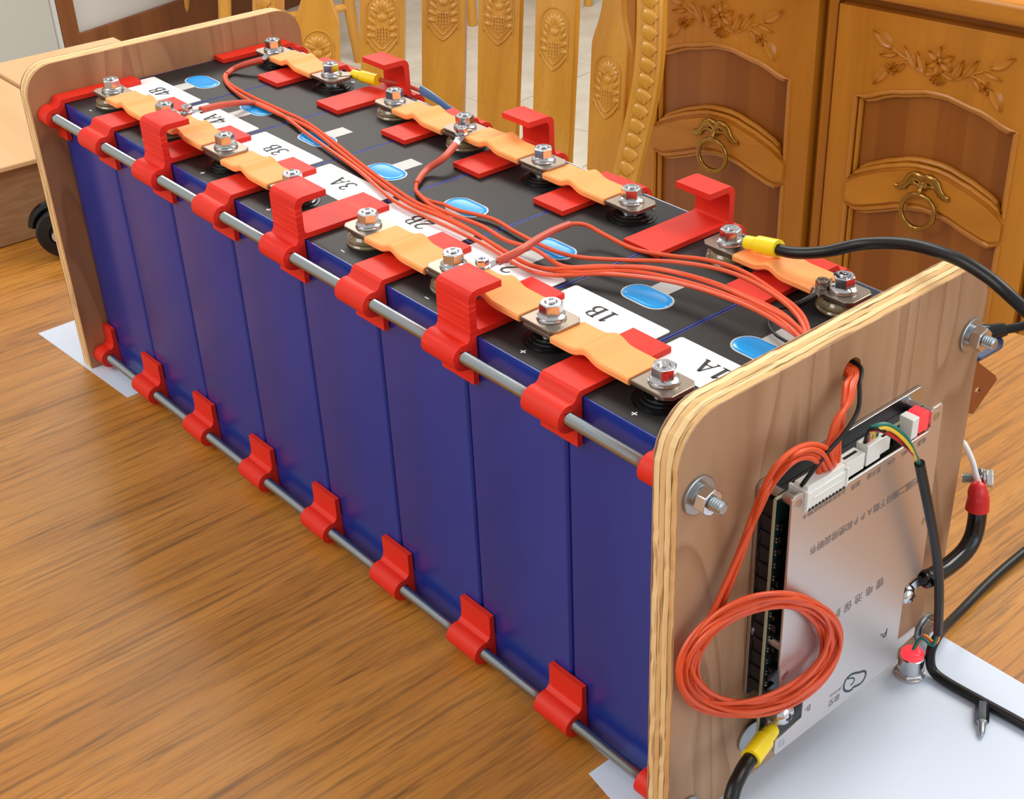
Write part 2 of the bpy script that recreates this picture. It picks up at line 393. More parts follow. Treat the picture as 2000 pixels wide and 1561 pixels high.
# ---------------------------------------------------------------- dining table
t = Thing('dining_table', 'large oak dining table carrying the battery pack, box and paper sheets', 'table', PT + Vector((0, 0, FZ)) - E1 * 200 + N1 * 600)
def tb(s0, s1, d0, d1, z0, z1, bm=None):
    bm = bm or BM()
    v = [bm.verts.new(PT + E1 * s + N1 * d + Z * z) for s in (s0, s1) for d in (d0, d1) for z in (z0, z1)]
    for f in ((0, 1, 3, 2), (4, 6, 7, 5), (0, 4, 5, 1), (2, 3, 7, 6), (0, 2, 6, 4), (1, 5, 7, 3)): bm.faces.new([v[i] for i in f])
    return bm
t.part('tabletop', tb(-1050, 900, 0, 1150, -28, 0), m_table, bevel=6, seg=3)
for a in ((-950, 820, 90, 112), (-950, 820, 1038, 1060)): t.part('apron', tb(*a, -110, -28), m_table, bevel=2)
for a in ((-950, -928, 112, 1038), (798, 820, 112, 1038)): t.part('apron', tb(*a, -110, -28), m_table, bevel=2)
for s in (-985, 790):
    for d in (60, 1020): t.part('leg', tb(s, s + 65, d, d + 65, FZ, -29), m_table, bevel=6)

# ---------------------------------------------------------------- sideboard
OC = PT - N1 * 600
sb = Thing('sideboard', 'golden oak sideboard with carved arched doors and brass ring pulls behind the table', 'sideboard', OC + E1 * (-350) + Z * FZ)
def fp(s, z, d=0.0): return OC + E1 * s + N1 * d + Z * z
def fbox(s0, s1, z0, z1, d0, d1, bm=None):
    bm = bm or BM()
    v = [bm.verts.new(fp(s, z, d)) for s in (s0, s1) for z in (z0, z1) for d in (d0, d1)]
    for f in ((0, 1, 3, 2), (4, 6, 7, 5), (0, 4, 5, 1), (2, 3, 7, 6), (0, 2, 6, 4), (1, 5, 7, 3)): bm.faces.new([v[i] for i in f])
    return bm
sb.part('carcass', fbox(-822, 158, -690, 46, -430, -22), m_cab, bevel=3)
sb.part('plinth', fbox(-800, 136, FZ, -690, -400, -45), m_cab, bevel=2)
sb.part('countertop', fbox(-840, 176, 46.5, 76, -445, 14), m_cabx, bevel=8, seg=3)
for s in (-822, -490, -178, 130):
    sb.part('stile', fbox(s + (6 if s == -822 else 0), s + (30 if s == -822 else 14 if s != 130 else 28), -690, 46, -22, -8), m_cab, bevel=2)
archP = [(0, -54), (15, -54.5), (30, -58), (45, -61.5), (60, -64), (75, -69), (88, -75), (98, -78), (109, -78.5)]
midT = [(0, -151), (15, -151.5), (30, -154), (45, -159), (60, -163.5), (75, -170), (88, -175.5), (98, -182), (109, -191)]
midB = [(0, -206), (20, -208), (40, -213), (55, -219), (70, -224), (85, -229), (96, -231), (109, -227)]
def sym(c, P): return [(c - a, b) for a, b in P[::-1] if a > 0] + [(c + a, b) for a, b in P]
def off(P, dz): return [(a, b + dz) for a, b in P]
def leaf(bm, c, ang, ln, wd, th=2.2, d0=0.0):
    ca, sa = math.cos(ang), math.sin(ang); prof = []
    n = 8; top = []; bot = []
    for i in range(n + 1):
        q = i / n; h = wd / 2 * math.sin(math.pi * q ** 0.8)
        top.append((q * ln, h)); bot.append((q * ln, -h))
    lp = bot[:-1] + top[::-1][:-1]
    th *= 1.7; mid = [bm.verts.new(fp(c[0] + (i / n * ln) * ca, c[1] + (i / n * ln) * sa, d0 + th * 0.3)) for i in range(n + 1)]
    for side in (top, bot):
        edge = [bm.verts.new(fp(c[0] + a * ca - b * sa, c[1] + a * sa + b * ca, d0 - 0.3)) for a, b in side]
        ridge = [bm.verts.new(fp(c[0] + a * ca - b * 0.6 * sa, c[1] + a * sa + b * 0.6 * ca, d0 + th)) for a, b in side]
        for i in range(n):
            for A, B in ((edge, ridge), (ridge, mid)):
                try: bm.faces.new((A[i], A[i + 1], B[i + 1], B[i]))
                except ValueError: pass
def door(c, half):
    fr = BM(); W_ = half
    hole1 = [(a, b) for a, b in sym(c, archP)] + sym(c, midT)[::-1]
    hole2 = sym(c, midB) + [(c + 109, -620), (c - 109, -620)]
    extr(fr, [[(c - W_, -680), (c + W_, -680), (c + W_, 32), (c - W_, 32)], hole1[::-1], hole2[::-1]], OC, E1, Z, -20, 0, N1)
    D = finish('door', fr, m_cab, sb.e, sb.o, bevel=2.2, smooth=25)
    nb = 6; w = 240 / nb
    for i in range(nb):
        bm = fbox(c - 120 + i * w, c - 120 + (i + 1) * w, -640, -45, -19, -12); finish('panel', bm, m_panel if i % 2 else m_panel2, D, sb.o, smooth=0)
    bm = BM()
    for P in (off(hole1, 0),): tube(bm, [fp(a, b, -0.5) for a, b in P], 3.2, 8, 1, True)
    tube(bm, [fp(a * 0.96 + c * 0.04, b + (-5 if b > -110 else 5), -8) for a, b in hole1], 4.0, 8, 1, True)
    tube(bm, [fp(a, b, -0.5) for a, b in hole2], 3.2, 8, 1, True)
    tube(bm, [fp(a * 0.96 + c * 0.04, b + (-5 if b > -400 else 5), -8) for a, b in hole2], 4.0, 8, 1, True)
    finish('moulding', bm, m_cab, D, sb.o)
    bm = BM(); extr(bm, [sym(c, off(midT, -7)) + sym(c, off(midB, 7))[::-1]], OC, E1, Z, -4, 5, N1)
    finish('middle_rail', bm, m_cabx, D, sb.o, bevel=5, seg=4, smooth=50)
    cv = BM()                                             # carved flower spray
    fc = (c, -12)
    for k in range(6):
        a = k * math.pi / 3 + 0.5
        leaf(cv, (fc[0] + 3 * math.cos(a), fc[1] + 3 * math.sin(a)), a, 16, 15, 3.2)
    lathe(cv, [(4.2, -1), (4.2, 2), (2.5, 3.8), (0, 4.2)], fp(*fc), N1, 12)
    for k in range(5): leaf(cv, (c, -29), math.radians(-90 + (k - 2) * 24), 15, 6, 2.4)
    for s in (1, -1):
        A = lambda x, z: fp(c + s * x, z, 0.0)
        tube(cv, [A(3, -28), A(16, -33), A(30, -28), A(44, -20), A(58, -14), A(70, -6)], 2.2, 8, 5)
        tube(cv, [A(40, -23), A(52, -26), A(62, -30), A(72, -38), A(78, -46)], 1.8, 8, 5)
        def lf(x, z, ang, ln, wd): leaf(cv, (c + s * x, z), ang if s > 0 else math.pi - ang, ln, wd)
        lf(18, -33, 1.15, 30, 14); lf(30, -28, 0.95, 32, 14); lf(64, -9, 0.55, 34, 19); lf(56, -14, -0.25, 26, 11)
        lf(68, -32, -1.0, 32, 18); lf(46, -24, -0.9, 18, 9)
        for k in range(5):
            a = k * 1.2566; leaf(cv, (c + s * 62 + 1.5 * math.cos(a), -34 + 1.5 * math.sin(a)), a, 7.5, 6.5, 2.4)
    finish('carving', cv, m_cab, D, sb.o, smooth=60)
    hp = BM()                                             # brass plate with scrolls and ring
    hz = -172
    for s in (1, -1):
        tube(hp, [fp(c, hz + 6, 6), fp(c + s * 8, hz + 10, 7), fp(c + s * 17, hz + 7, 7), fp(c + s * 24, hz - 4, 7), fp(c + s * 32, hz - 10, 7), fp(c + s * 38, hz - 9, 7)], 5.6, 10, 5, rf=lambda q: 1.35 - 0.8 * q, flat=(N1, 0.6))
        tube(hp, [fp(c + s * 3, hz - 4, 7), fp(c + s * 12, hz + 1, 7), fp(c + s * 20, hz - 3, 7), fp(c + s * 24, hz - 10, 7)], 2.4, 8, 5)
        lathe(hp, [(0.1, 0), (4.5, 1), (3.5, 4), (0, 5)], fp(c + s * 12, hz + 6, 6), N1, 12)
    lathe(hp, [(8, 0), (8, 2), (5, 5), (0, 6)], fp(c, hz, 5), N1, 16)
    tube(hp, [fp(c, hz + 2, 6), fp(c, hz - 6, 14), fp(c, hz - 12, 13)], 3, 8, 4)
    finish('handle_plate', hp, m_brass, D, sb.o, smooth=60)
    rg = BM(); tube(rg, [fp(c + 23 * math.sin(a), hz - 34 + 23 * math.cos(a), 13) for a in [k * 2 * math.pi / 32 for k in range(32)]], 3.3, 10, 1, True)
    for s in (1, -1): lathe(rg, [(0.5, -2), (3.6, -1), (3.8, 2), (1, 4)], fp(c + s * 2, hz - 57, 13), E1 * s, 12)
    finish('ring_pull', rg, m_brass, D, sb.o, smooth=60)
for c in (-642, -327, -14): door(c, 143)

# ---------------------------------------------------------------- carved chairs
def make_chair(label):
    T = Thing('carved_dining_chair', label, 'chair', (0, 0, FZ))
    zb = -95
    def q(s, up, d=0.0, f=None):                          # back surface: f = bow towards the sitter
        b = (f if f is not None else 62 * (s / 230.0) ** 2)
        return Vector((s, up * 0.2 - b - d, zb + up * 0.98))
    for s, cb in ((-186, 43), (-111, 84), (-36, 104), (36, 104), (111, 84), (186, 43)):
        b0 = 62 * (s / 230.0) ** 2; ca = cb + 78
        half = [(-235, 19), (-140, 24), (0, 26), (ca - 12, 27), (ca + 8, 26), (ca + 26, 20), (ca + 46, 15), (ca + 80, 13), (345, 13)]
        hp_ = smooth_pts([Vector((a, h, 0)) for a, h in half if a <= 345], 4)
        lp = [(s + p.y, p.x) for p in hp_] + [(s - p.y, p.x) for p in hp_[::-1]]
        yaw = -2 * 62 * s / 230.0 ** 2
        u = Vector((1, yaw, 0)).normalized(); v = Vector((0, 0.2, 0.98)).normalized(); wn = u.cross(v).normalized()
        if wn.y > 0: wn = -wn
        oo = Vector((s, -b0, zb)); F = lambda a, b, d=0.0: oo + u * (a - s) + v * b + wn * d
        bm = extr(BM(), [lp], oo - u * s, u, v, -6, 6, wn)
        S = T.part('slat', bm, m_chair, bevel=2.5, seg=3)
        cv = BM()
        top = [(s + 19 * math.cos(math.radians(a)), cb + 52 + 20 * math.sin(math.radians(a))) for a in range(0, 181, 15)]
        outl = [F(a, b, 6) for a, b in [(s + 19, cb + 14)] + top + [(s - 19, cb + 14)]]
        tube(cv, outl, 1.3, 6, 1)
        for sg in (1, -1): tube(cv, [F(s + sg * 19, cb + 20, 6), F(s + sg * 10, cb + 8, 6), F(s, cb, 6)], 1.7, 6, 4)
        tube(cv, [F(s + 16, cb + 23, 6), F(s + 8, cb + 14, 6), F(s, cb + 7, 6), F(s - 8, cb + 14, 6), F(s - 16, cb + 23, 6)], 1.1, 6, 4)
        for k in range(-2, 3):
            tube(cv, [F(s + k * 4, cb + 12 + abs(k) * 3, 6), F(s + k * 3.4, cb + 34 - abs(k) * 2, 6.6)], 1.3, 6, 1)
            tube(cv, [F(s - 9 + abs(k), cb + 24 + k * 4, 6.2), F(s + 9 - abs(k), cb + 24 + k * 4, 6.2)], 0.8, 6, 1)
        def petal(cx, cz, ang, ln, wd):
            ca_, sa_ = math.cos(ang), math.sin(ang)
            tube(cv, [F(cx + ln * k / 4 * ca_, cz + ln * k / 4 * sa_, 6 + 0.8 * math.sin(math.pi * k / 4)) for k in range(5)], wd / 2, 8, 2, rf=lambda q_: 0.25 + 0.9 * math.sin(math.pi * min(1, q_ * 0.9 + 0.05)), flat=(wn, 0.35))
        for sg in (1, -1):
            for k in range(4): petal(s + sg * 8, cb + 22 + k * 7, math.radians(90 - sg * (80 - k * 17)), 12, 5)
        for k in range(7):
            a = math.radians(20 + k * 23); petal(s + 3 * math.cos(a), cb + 50 + 3 * math.sin(a), a, 13, 6.5)
        for k in range(3): petal(s, cb + 40, math.radians(60 + k * 30), 9, 5)
        finish('carving', cv, m_chair, S, T.o, smooth=60)
    for sg in (-1, 1):
        path = [(205, -240), (206, -150), (208, -80), (214, -20), (226, 40), (236, 100), (237, 160), (232, 230), (224, 300), (218, 350)]
        bm = BM(); P = [q(sg * a, b, 0, 62 * (a / 230.0) ** 2) for a, b in path]
        Ps = smooth_pts(P, 4); rings = []
        for i, p in enumerate(Ps):
            a = Ps[max(i - 1, 0)]; b = Ps[min(i + 1, len(Ps) - 1)]; d = (b - a).normalized()
            u = Vector((1, 0, 0)); u = (u - d * u.dot(d)).normalized(); v = d.cross(u)
            rings.append([bm.verts.new(p + u * x + v * y) for x, y in ((-15, -14), (15, -14), (15, 14), (-15, 14))])
        for a, b in zip(rings, rings[1:]):
            for j in range(4): bm.faces.new((a[j], a[(j + 1) % 4], b[(j + 1) % 4], b[j]))
        bm.faces.new(rings[0]); bm.faces.new(rings[-1])
        PO = T.part('back_post', bm, m_chair, bevel=3, seg=3)
        bm = BM()
        for i in range(6, len(Ps) - 2):
            p = Ps[i]
        seg = [Ps[i] for i in range(4, len(Ps) - 2)]
        ln = [0]
        for a, b in zip(seg, seg[1:]): ln.append(ln[-1] + (b - a).length)
        def along(d_):
            for i in range(len(seg) - 1):
                if ln[i + 1] >= d_:
                    k_ = (d_ - ln[i]) / (ln[i + 1] - ln[i]); return seg[i].lerp(seg[i + 1], k_), (seg[i + 1] - seg[i]).normalized()
            return seg[-1], (seg[-1] - seg[-2]).normalized()
        for offx in (-7.5, 7.5): tube(bm, [p + Vector((offx, -13.6, 0)) for p in seg], 1.6, 6, 1)
        d_ = 6
        while d_ < ln[-1] - 6:
            p, dd = along(d_)
            tube(bm, [p + Vector((-6.5, -14.0, 0)) + dd * 3, p + Vector((0, -14.6, 0)) + dd * 1.0, p + Vector((6.5, -14, 0)) - dd * 4], 8.2, 12, 3, rf=lambda q_: 0.9 + 0.1 * math.sin(math.pi * q_), flat=(Y, 0.30))
            d_ += 17.5
        finish('carved_band', bm, m_chair, PO, T.o, smooth=60)
    bm = BM(); lp = [(s, 345 + 20 - 40 * (s / 260) ** 2) for s in range(-250, 251, 25)] + [(s, 420 - 60 * (s / 260) ** 2) for s in range(250, -251, -25)]
    rows = []
    for s, up in [(s, 0) for s in range(-250, 251, 25)]:
        lo, hi = 338 - 30 * (s / 260) ** 2, 425 - 60 * (s / 260) ** 2
        rows.append([bm.verts.new(q(s, h, d)) for h, d in ((lo, -11), (hi, -11), (hi, 11), (lo, 11))])
    for a, b in zip(rows, rows[1:]):
        for j in range(4): bm.faces.new((a[j], a[(j + 1) % 4], b[(j + 1) % 4], b[j]))
    bm.faces.new(rows[0]); bm.faces.new(rows[-1]); T.part('crest_rail', bm, m_chairx, bevel=5, seg=3)
    bm = BM(); rows = []
    for s in range(-200, 201, 25):
        rows.append([bm.verts.new(q(s, h, d)) for h, d in ((-245, -11), (-215, -11), (-215, 11), (-245, 11))])
    for a, b in zip(rows, rows[1:]):
        for j in range(4): bm.faces.new((a[j], a[(j + 1) % 4], b[(j + 1) % 4], b[j]))
    bm.faces.new(rows[0]); bm.faces.new(rows[-1]); T.part('lower_rail', bm, m_chairx, bevel=4)
    SZ = -300
    lp = [(-205, -70), (-232, -250), (-238, -420), (-215, -470), (-120, -488), (0, -492), (120, -488), (215, -470), (238, -420), (232, -250), (205, -70)]
    T.part('seat', extr(BM(), [lp[::-1]], (0, 0, 0), X, Y, SZ - 22, SZ), m_chairx, bevel=8, seg=3)
    bm = BM(); box(bm, -190, 190, -440, -422, SZ - 80, SZ - 22); T.part('apron', bm, m_chairx, bevel=2)
    for sg in (-1, 1):
        bm = BM(); box(bm, sg * 205 - 9, sg * 205 + 9, -430, -95, SZ - 80, SZ - 22); T.part('apron', bm, m_chairx, bevel=2)
        bm = BM(); tube(bm, [(sg * 210, -435, SZ - 22), (sg * 213, -440, SZ - 90), (sg * 205, -432, SZ - 250), (sg * 208, -445, FZ)], 22, 12, 6, rf=lambda q_: 1.1 - 0.45 * q_); T.part('leg', bm, m_chair)
        bm = BM(); tube(bm, [(sg * 205, -105, zb - 235), (sg * 205, -95, SZ - 60), (sg * 205, -80, SZ - 260), (sg * 205, -30, FZ)], 20, 12, 6, rf=lambda q_: 1.05 - 0.25 * q_); T.part('leg', bm, m_chair)
        bm = BM(); tube(bm, [(sg * 206, -436, SZ - 290), (sg * 205, -60, SZ - 290)], 11, 10, 1); T.part('stretcher', bm, m_chair)
    bm = BM(); tube(bm, [(-206, -250, SZ - 290), (206, -250, SZ - 290)], 11, 10, 1); T.part('stretcher', bm, m_chair)
    return T.e
ch = make_chair('carved slat-back oak chair drawn up behind the battery pack')
E2a = math.atan2(0.514, 0.857)
ch.location = (Vector((-396, 649, FZ)) + Vector((0, 0, TZ))) * MM; ch.rotation_euler = (0, 0, E2a)
place(ch, (-2860, 2560, FZ), 'oak chair further off, its feet seen between the slats', 1.35)
place(ch, (-2730, 1420, FZ), 'oak chair near the white wall, half hidden by the back plywood board', 2.9)

# ---------------------------------------------------------------- cardboard box with a pale lid
bx = Thing('cardboard_box', 'brown cardboard box with pale flaps at the left end of the table', 'box', (-380, 130, 0))
bx.part('box_body', box(BM(), -500, -250, 14, 250, 0.3, 68), m_card, bevel=1.5)
bx.part('flap', box(BM(), -505, -243, 0, 128, 68.3, 73), m_cardl, bevel=1)
bx.part('flap', box(BM(), -509, -243, 129.5, 266, 68.3, 76), m_cardl, bevel=1)
fl = extr(BM(), [[(0, 0), (118, 6), (122, -60), (4, -60)]], (0, 0, 0), X, Y, 0, 3); fl.free()

# ---------------------------------------------------------------- black caster lying on the table
cs = Thing('caster_wheel', 'black plastic caster wheel lying behind the back plywood board', 'wheel', (-205, 60, 0))
c0 = Vector((-203, 58, 21))
ax = Vector((0.80, -0.58, 0.15)).normalized()
for s in (-1, 1): cs.part('wheel', lathe(BM(), [(3, 0), (17, 0.5), (20.5, 3), (20.5, 9), (18, 12), (9, 13), (8, 11), (0, 11)], c0 + ax * (s * 3), ax * s, 36), m_blackrub)
bm = BM(); u, v, _ = basis(ax)
tube(bm, [c0 + (Z * math.cos(a) + ax.cross(Z).normalized() * math.sin(a)) * 25 for a in [math.radians(k) for k in range(-100, 91, 15)]], 4.5, 8, 2)
cs.part('hood', bm, m_blackgl)
cs.part('axle_stem', cyl(BM(), c0 + ax * 12, c0 + ax * 22, 5, 16), m_alu)
# ================================================================== THE BATTERY PACK
PI_ = 73.223; H = 203.58; W = 174.0; RY, RZT, RZB = -8.0, H - 8.2, 10.65; LX = 8 * PI_; BX = 600.3
TN, TF = 24.2, 147.0
NAMES = ['4B', '4A', '3B', '3A', '2B', '2A', '1B', '1A']

# white sheets under the two end boards
finish('paper_sheet', extr(BM(), [[(544.7, -18.6), (690, -43), (860, 192), (607, 193.4), (546, 193.4)]], (0, 0, 0), X, Y, 0.05, 0.35), m_paper, smooth=0, tag=('white paper sheet under the front plywood board with a screw bit on it', 'paper'))
finish('paper_sheet', extr(BM(), [[(-80.4, -24.2), (55.6, -18.2), (50, 190), (-86, 184)]], (0, 0, 0), X, Y, 0.05, 0.35), m_paper, smooth=0, tag=('white paper sheet under the back plywood board', 'paper'))

def board(name, label, x0, x1, y0, y1, z0, z1, rad, hole, plies, faces, jag):
    T = Thing(name, label, 'board', (x0, (y0 + y1) / 2, z0))
    core_t = (x1 - x0 - 1.1) / (plies - 2); xs = [0, 0.55] + [0.55 + core_t * (i + 1) for i in range(plies - 2)] + [x1 - x0]
    for k in range(plies):
        core = 0 < k < plies - 1
        rr = random.Random(k * 7 + int(x0) + 50)
        base = [(y0, z0), (y1, z0)] + arc(y1 - rad, z1 - rad, rad, 0, 90, 8) + arc(y0 + rad, z1 - rad, rad, 90, 180, 8)
        pts = []; cuts = 0.0
        for (a, b), (c, d) in zip(base, base[1:] + base[:1]):
            n = max(1, int(math.hypot(c - a, d - b) / 5))
            for i in range(n):
                cuts = max(0, cuts * 0.6 + (rr.random() - 0.55) * jag * (1.6 if core else 0.5))
                px, pz = a + (c - a) * i / n, b + (d - b) * i / n
                cy, cz = (y0 + y1) / 2, (z0 + z1) / 2
                if z0 < pz: px += (-1 if px > cy else 1) * cuts * (1 if abs(px - y0) < 30 or abs(px - y1) < 30 else 0)
                if pz > z1 - rad: pz -= cuts
                pts.append((px, pz))
        loops = [pts]
        if hole: loops.append([(hole[0] + hole[2] * math.cos(-a * math.pi / 10), hole[1] + hole[2] * math.sin(-a * math.pi / 10)) for a in range(20)])
        ins = 0.0 if not core else 0.18
        bm = extr(BM(), loops, (x0, 0, 0), Y, Z, xs[k] + ins, xs[k + 1] - ins, X)
        T.part('ply', bm, faces if not core else (m_edge_a if k % 2 else m_edge_b), smooth=0)
        # pale cut edge of the face plies
    return T
fb = board('plywood_end_board', 'front plywood end board with rounded corners carrying the silver circuit board', 586.0, BX, -19.1, 192.6, 0.4, 233, 22, (88.5, 213.5, 6.2), 6, m_ply, 0.7)
bb = board('plywood_end_board', 'back plywood end board with rounded corners at the left of the pack', -12.6, -0.4, -18.3, 192.6, 0.4, 227.6, 20, None, 6, m_plyb, 0.15)

# stroke glyphs for the cell labels (serif capitals), unit height
GL = {
 '1': [([(.3, .8), (.42, .88), (.5, 1)], [.05, .07, .05]), ([(.5, 1), (.5, 0)], [.13, .13]), ([(.27, .02), (.73, .02)], [.045, .045])],
 '2': [([(.14, .76), (.2, .92), (.4, 1), (.6, .94), (.68, .76), (.6, .55), (.35, .27), (.12, .05)], [.05, .06, .07, .1, .13, .12, .08, .05]), ([(.12, .05), (.7, .05), (.76, .24)], [.1, .1, .04])],
 '3': [([(.16, .82), (.3, .97), (.48, .98), (.62, .86), (.58, .66), (.34, .55)], [.05, .06, .08, .12, .1, .05]), ([(.34, .55), (.6, .48), (.7, .28), (.58, .07), (.36, 0), (.14, .08)], [.05, .09, .13, .1, .07, .08])],
 '4': [([(.56, 0), (.56, 1)], [.13, .13]), ([(.56, 1), (.1, .3)], [.05, .05]), ([(.08, .27), (.78, .27)], [.09, .09])],
 'A': [([(.06, .02), (.26, .02)], [.05, .05]), ([(.14, .02), (.46, 1)], [.05, .05]), ([(.46, 1), (.78, .02)], [.13, .13]), ([(.64, .02), (.92, .02)], [.05, .05]), ([(.24, .34), (.66, .34)], [.05, .05])],
 'B': [([(.24, 0), (.24, 1)], [.13, .13]), ([(.1, .98), (.5, .98), (.66, .88), (.66, .66), (.5, .54), (.24, .53)], [.05, .05, .1, .11, .06, .05]), ([(.5, .53), (.7, .42), (.74, .24), (.66, .08), (.48, .02), (.1, .02)], [.06, .1, .13, .11, .05, .05])],
}
def label_text(bm, s, c, hgt):
    adv = 0.82; x = -adv * len(s) / 2
    for chh in s:
        for pts, wd in GL[chh]:
            ribbon(bm, [(p[0] + x, p[1] - 0.5) for p in pts], 0, c, -X, -Y, hgt, [max(0.07, q * 1.3) for q in wd])
        x += adv
def stadium(cx, cy, L_, W_, n=10):
    r = W_ / 2; a = L_ / 2 - r
    return arc(cx + a, cy, r, -90, 90, n) + arc(cx - a, cy, r, 90, 270, n)
for k in range(8):
    nm = NAMES[k]; x0, x1 = k * PI_ + 0.35, (k + 1) * PI_ - 0.35; xc = (x0 + x1) / 2
    if k == 0: x0 = 0.1
    lab = 'blue battery cell labelled %s, %s' % (nm, {0: 'against the back board', 7: 'against the front board'}.get(k, 'between cells %s and %s' % (NAMES[k - 1], NAMES[k + 1] if k < 7 else '')))
    T = Thing('battery_cell', lab, 'battery', (xc, W / 2, 2.5), 'blue battery cells clamped between two boards')
    bm = BM(); r = 2.6
    lathe_l = rrect(x0, x1, 0, W, r, 4)
    extr(bm, [lathe_l], (0, 0, 0), X, Y, 2.5, H - 0.1)
    T.part('blue_case', bm, m_blue, bevel=0.9)
    T.part('film_fold', box(BM(), x0 + 3, x1 - 3, -0.35, -0.02, 4, 21.5), m_blue, smooth=0)
    T.part('top_sheet', extr(BM(), [rrect(x0 + 0.85, x1 - 0.85, 0.8, W - 0.8, 1.5, 3)], (0, 0, 0), X, Y, H - 0.09, H), m_black, smooth=0)
    lb = T.part('paper_label', extr(BM(), [rrect(x0 + 3.6, x1 - 2.6, 42, 69.3, 1.6, 3)], (0, 0, 0), X, Y, H + 0.02, H + 0.2), m_white, smooth=0, label='white paper label printed %s' % nm)
    bm = BM(); label_text(bm, nm, Vector((xc - 0.5, 57.0, H + 0.42)), 10.5); finish('printed_text', bm, m_ink, lb, T.o, smooth=0)
    farst = k in (7, 6, 3, 2)
    my = (lambda y: y) if farst else (lambda y: W - y)
    T.part('vent_gasket', extr(BM(), [stadium(xc + 1, my(86), 30.5, 17.5)], (0, 0, 0), X, Y, H + 0.01, H + 0.25), m_rimw, smooth=0)
    vm = BM(); st = stadium(xc + 1, my(86), 28.6, 15.8, 12); 
    rng = [(st, 0.3), ([(xc + 1 + (a - xc - 1) * 0.96, my(86) + (b - my(86)) * 0.94) for a, b in st], 0.75), ([(xc + 1 + (a - xc - 1) * 0.8, my(86) + (b - my(86)) * 0.7) for a, b in st], 0.55)]
    rows = [[vm.verts.new((a, b, H + h)) for a, b in s_] for s_, h in rng]
    for a, b in zip(rows, rows[1:]):
        for j in range(len(a)): vm.faces.new((a[j], a[(j + 1) % len(a)], b[(j + 1) % len(a)], b[j]))
    vm.faces.new(rows[-1]); T.part('vent_cover', vm, m_vent, smooth=60)
    sk = T.part('code_sticker', box(BM(), xc - 5.5, xc + 6.5, min(my(94.5), my(109)), max(my(94.5), my(109)), H + 0.01, H + 0.14), m_stick, smooth=0)
    for tt, near in ((TN, True), (TF, False)):
        black = (k in (7, 6, 3, 2)) == near
        if black:
            bm = lathe(BM(), [(14.2, 0.02), (14.2, 0.35), (13.7, 0.4), (13.6, 0.15), (12.4, 0.15), (12.2, 1.1), (10.6, 1.3), (10.4, 2.1), (8.8, 2.3), (8.6, 3.0), (6.0, 3.1)], (xc, tt, H), Z, 40)
            T.part('terminal_gasket', bm, m_blackgl, smooth=30, label='black terminal gasket')
            bm = lathe(BM(), [(5.6, 3.0), (5.6, 4.2), (6.4, 4.3), (6.4, 5.2), (5.4, 5.4), (5.4, 6.6)], (xc, tt, H), Z, 28)
            T.part('terminal_post', bm, m_steel, smooth=30)
        else:
            bm = lathe(BM(), [(12.2, 0.02), (12.6, 1.0), (12.0, 1.9), (11.0, 2.1), (11.9, 2.5), (11.9, 3.5), (10.6, 3.9), (10.2, 4.4), (9.6, 5.3), (7, 5.5)], (xc, tt, H), Z, 40)
            T.part('terminal_gasket', bm, m_tan, smooth=30, label='translucent tan terminal washers')
            T.part('terminal_post', lathe(BM(), [(5.6, 5.4), (5.6, 6.6)], (xc, tt, H), Z, 28), m_steel, smooth=30)
        bm = BM(); my_ = tt - 17.6 if near else tt + 16.5
        box(bm, xc - 1.6, xc + 1.6, my_ - 0.3, my_ + 0.3, H + 0.01, H + 0.08)
        if black: box(bm, xc - 0.3, xc + 0.3, my_ - 1.6, my_ + 1.6, H + 0.02, H + 0.09)
        T.part('polarity_mark', bm, m_white, smooth=0)

# threaded rods, nuts, washers
def rod_mesh(x0, x1):
    bm = BM(); prof = [(2.2, 0)]; x = 0.5
    while x < (x1 - x0) - 0.6: prof += [(2.5, x), (3.08, x + 0.6)]; x += 1.2
    prof += [(2.2, x1 - x0)]
    return bm, prof
posn = {(-1, 1): 'upper threaded rod on the camera side', (-1, -1): 'lower threaded rod on the camera side', (1, 1): 'upper threaded rod on the far side', (1, -1): 'lower threaded rod on the far side'}
for sy, sz in posn:
    yy = RY if sy < 0 else W - RY; zz = RZT if sz > 0 else RZB
    capped = (sz < 0)
    xe = 606 if capped else 614.6
    bm, prof = rod_mesh(-21, xe); lathe(bm, prof, (-21, yy, zz), X, 14)
    finish('threaded_rod', bm, m_rod, smooth=25, tag=('zinc ' + posn[(sy, sz)] + ' through the red clips', 'rod', 'threaded rods clamping the cells'))
    for end in (0, 1):
        xf, dx = (BX, 1) if end else (-12.6, -1)
        where = ('on the front board' if end else 'behind the back board') + ', ' + ('upper' if sz > 0 else 'lower') + (' camera side' if sy < 0 else ' far side') + ' corner'
        o = Vector((xf, yy, zz))
        T = Thing('rod_nut', ('capped hex bolt head with washer ' if capped else 'zinc hex nut with washer ') + where, 'nut', o, 'nuts clamping the end boards')
        T.part('washer', lathe(BM(), [(3.3, 0.05), (8.8, 0.05), (8.8, 1.3), (8.4, 1.6), (3.3, 1.6)], o, X * dx, 36), m_rod, smooth=30)
        if not capped:
            T.part('spring_washer', lathe(BM(), [(3.3, 1.65), (5.4, 1.65), (5.4, 3.0), (3.3, 3.0)], o, X * dx, 28), m_steel, smooth=30)
            T.part('hex_body', hexnut(BM(), o + X * dx * 3.05, X * dx, 11, 5.6, 0.3, hole=3.1), m_steel, smooth=25, bevel=0.25)
        else:
            T.part('hex_body', hexnut(BM(), o + X * dx * 1.65, X * dx, 11, 6.2, 0.5), m_steel, smooth=25, bevel=0.3)

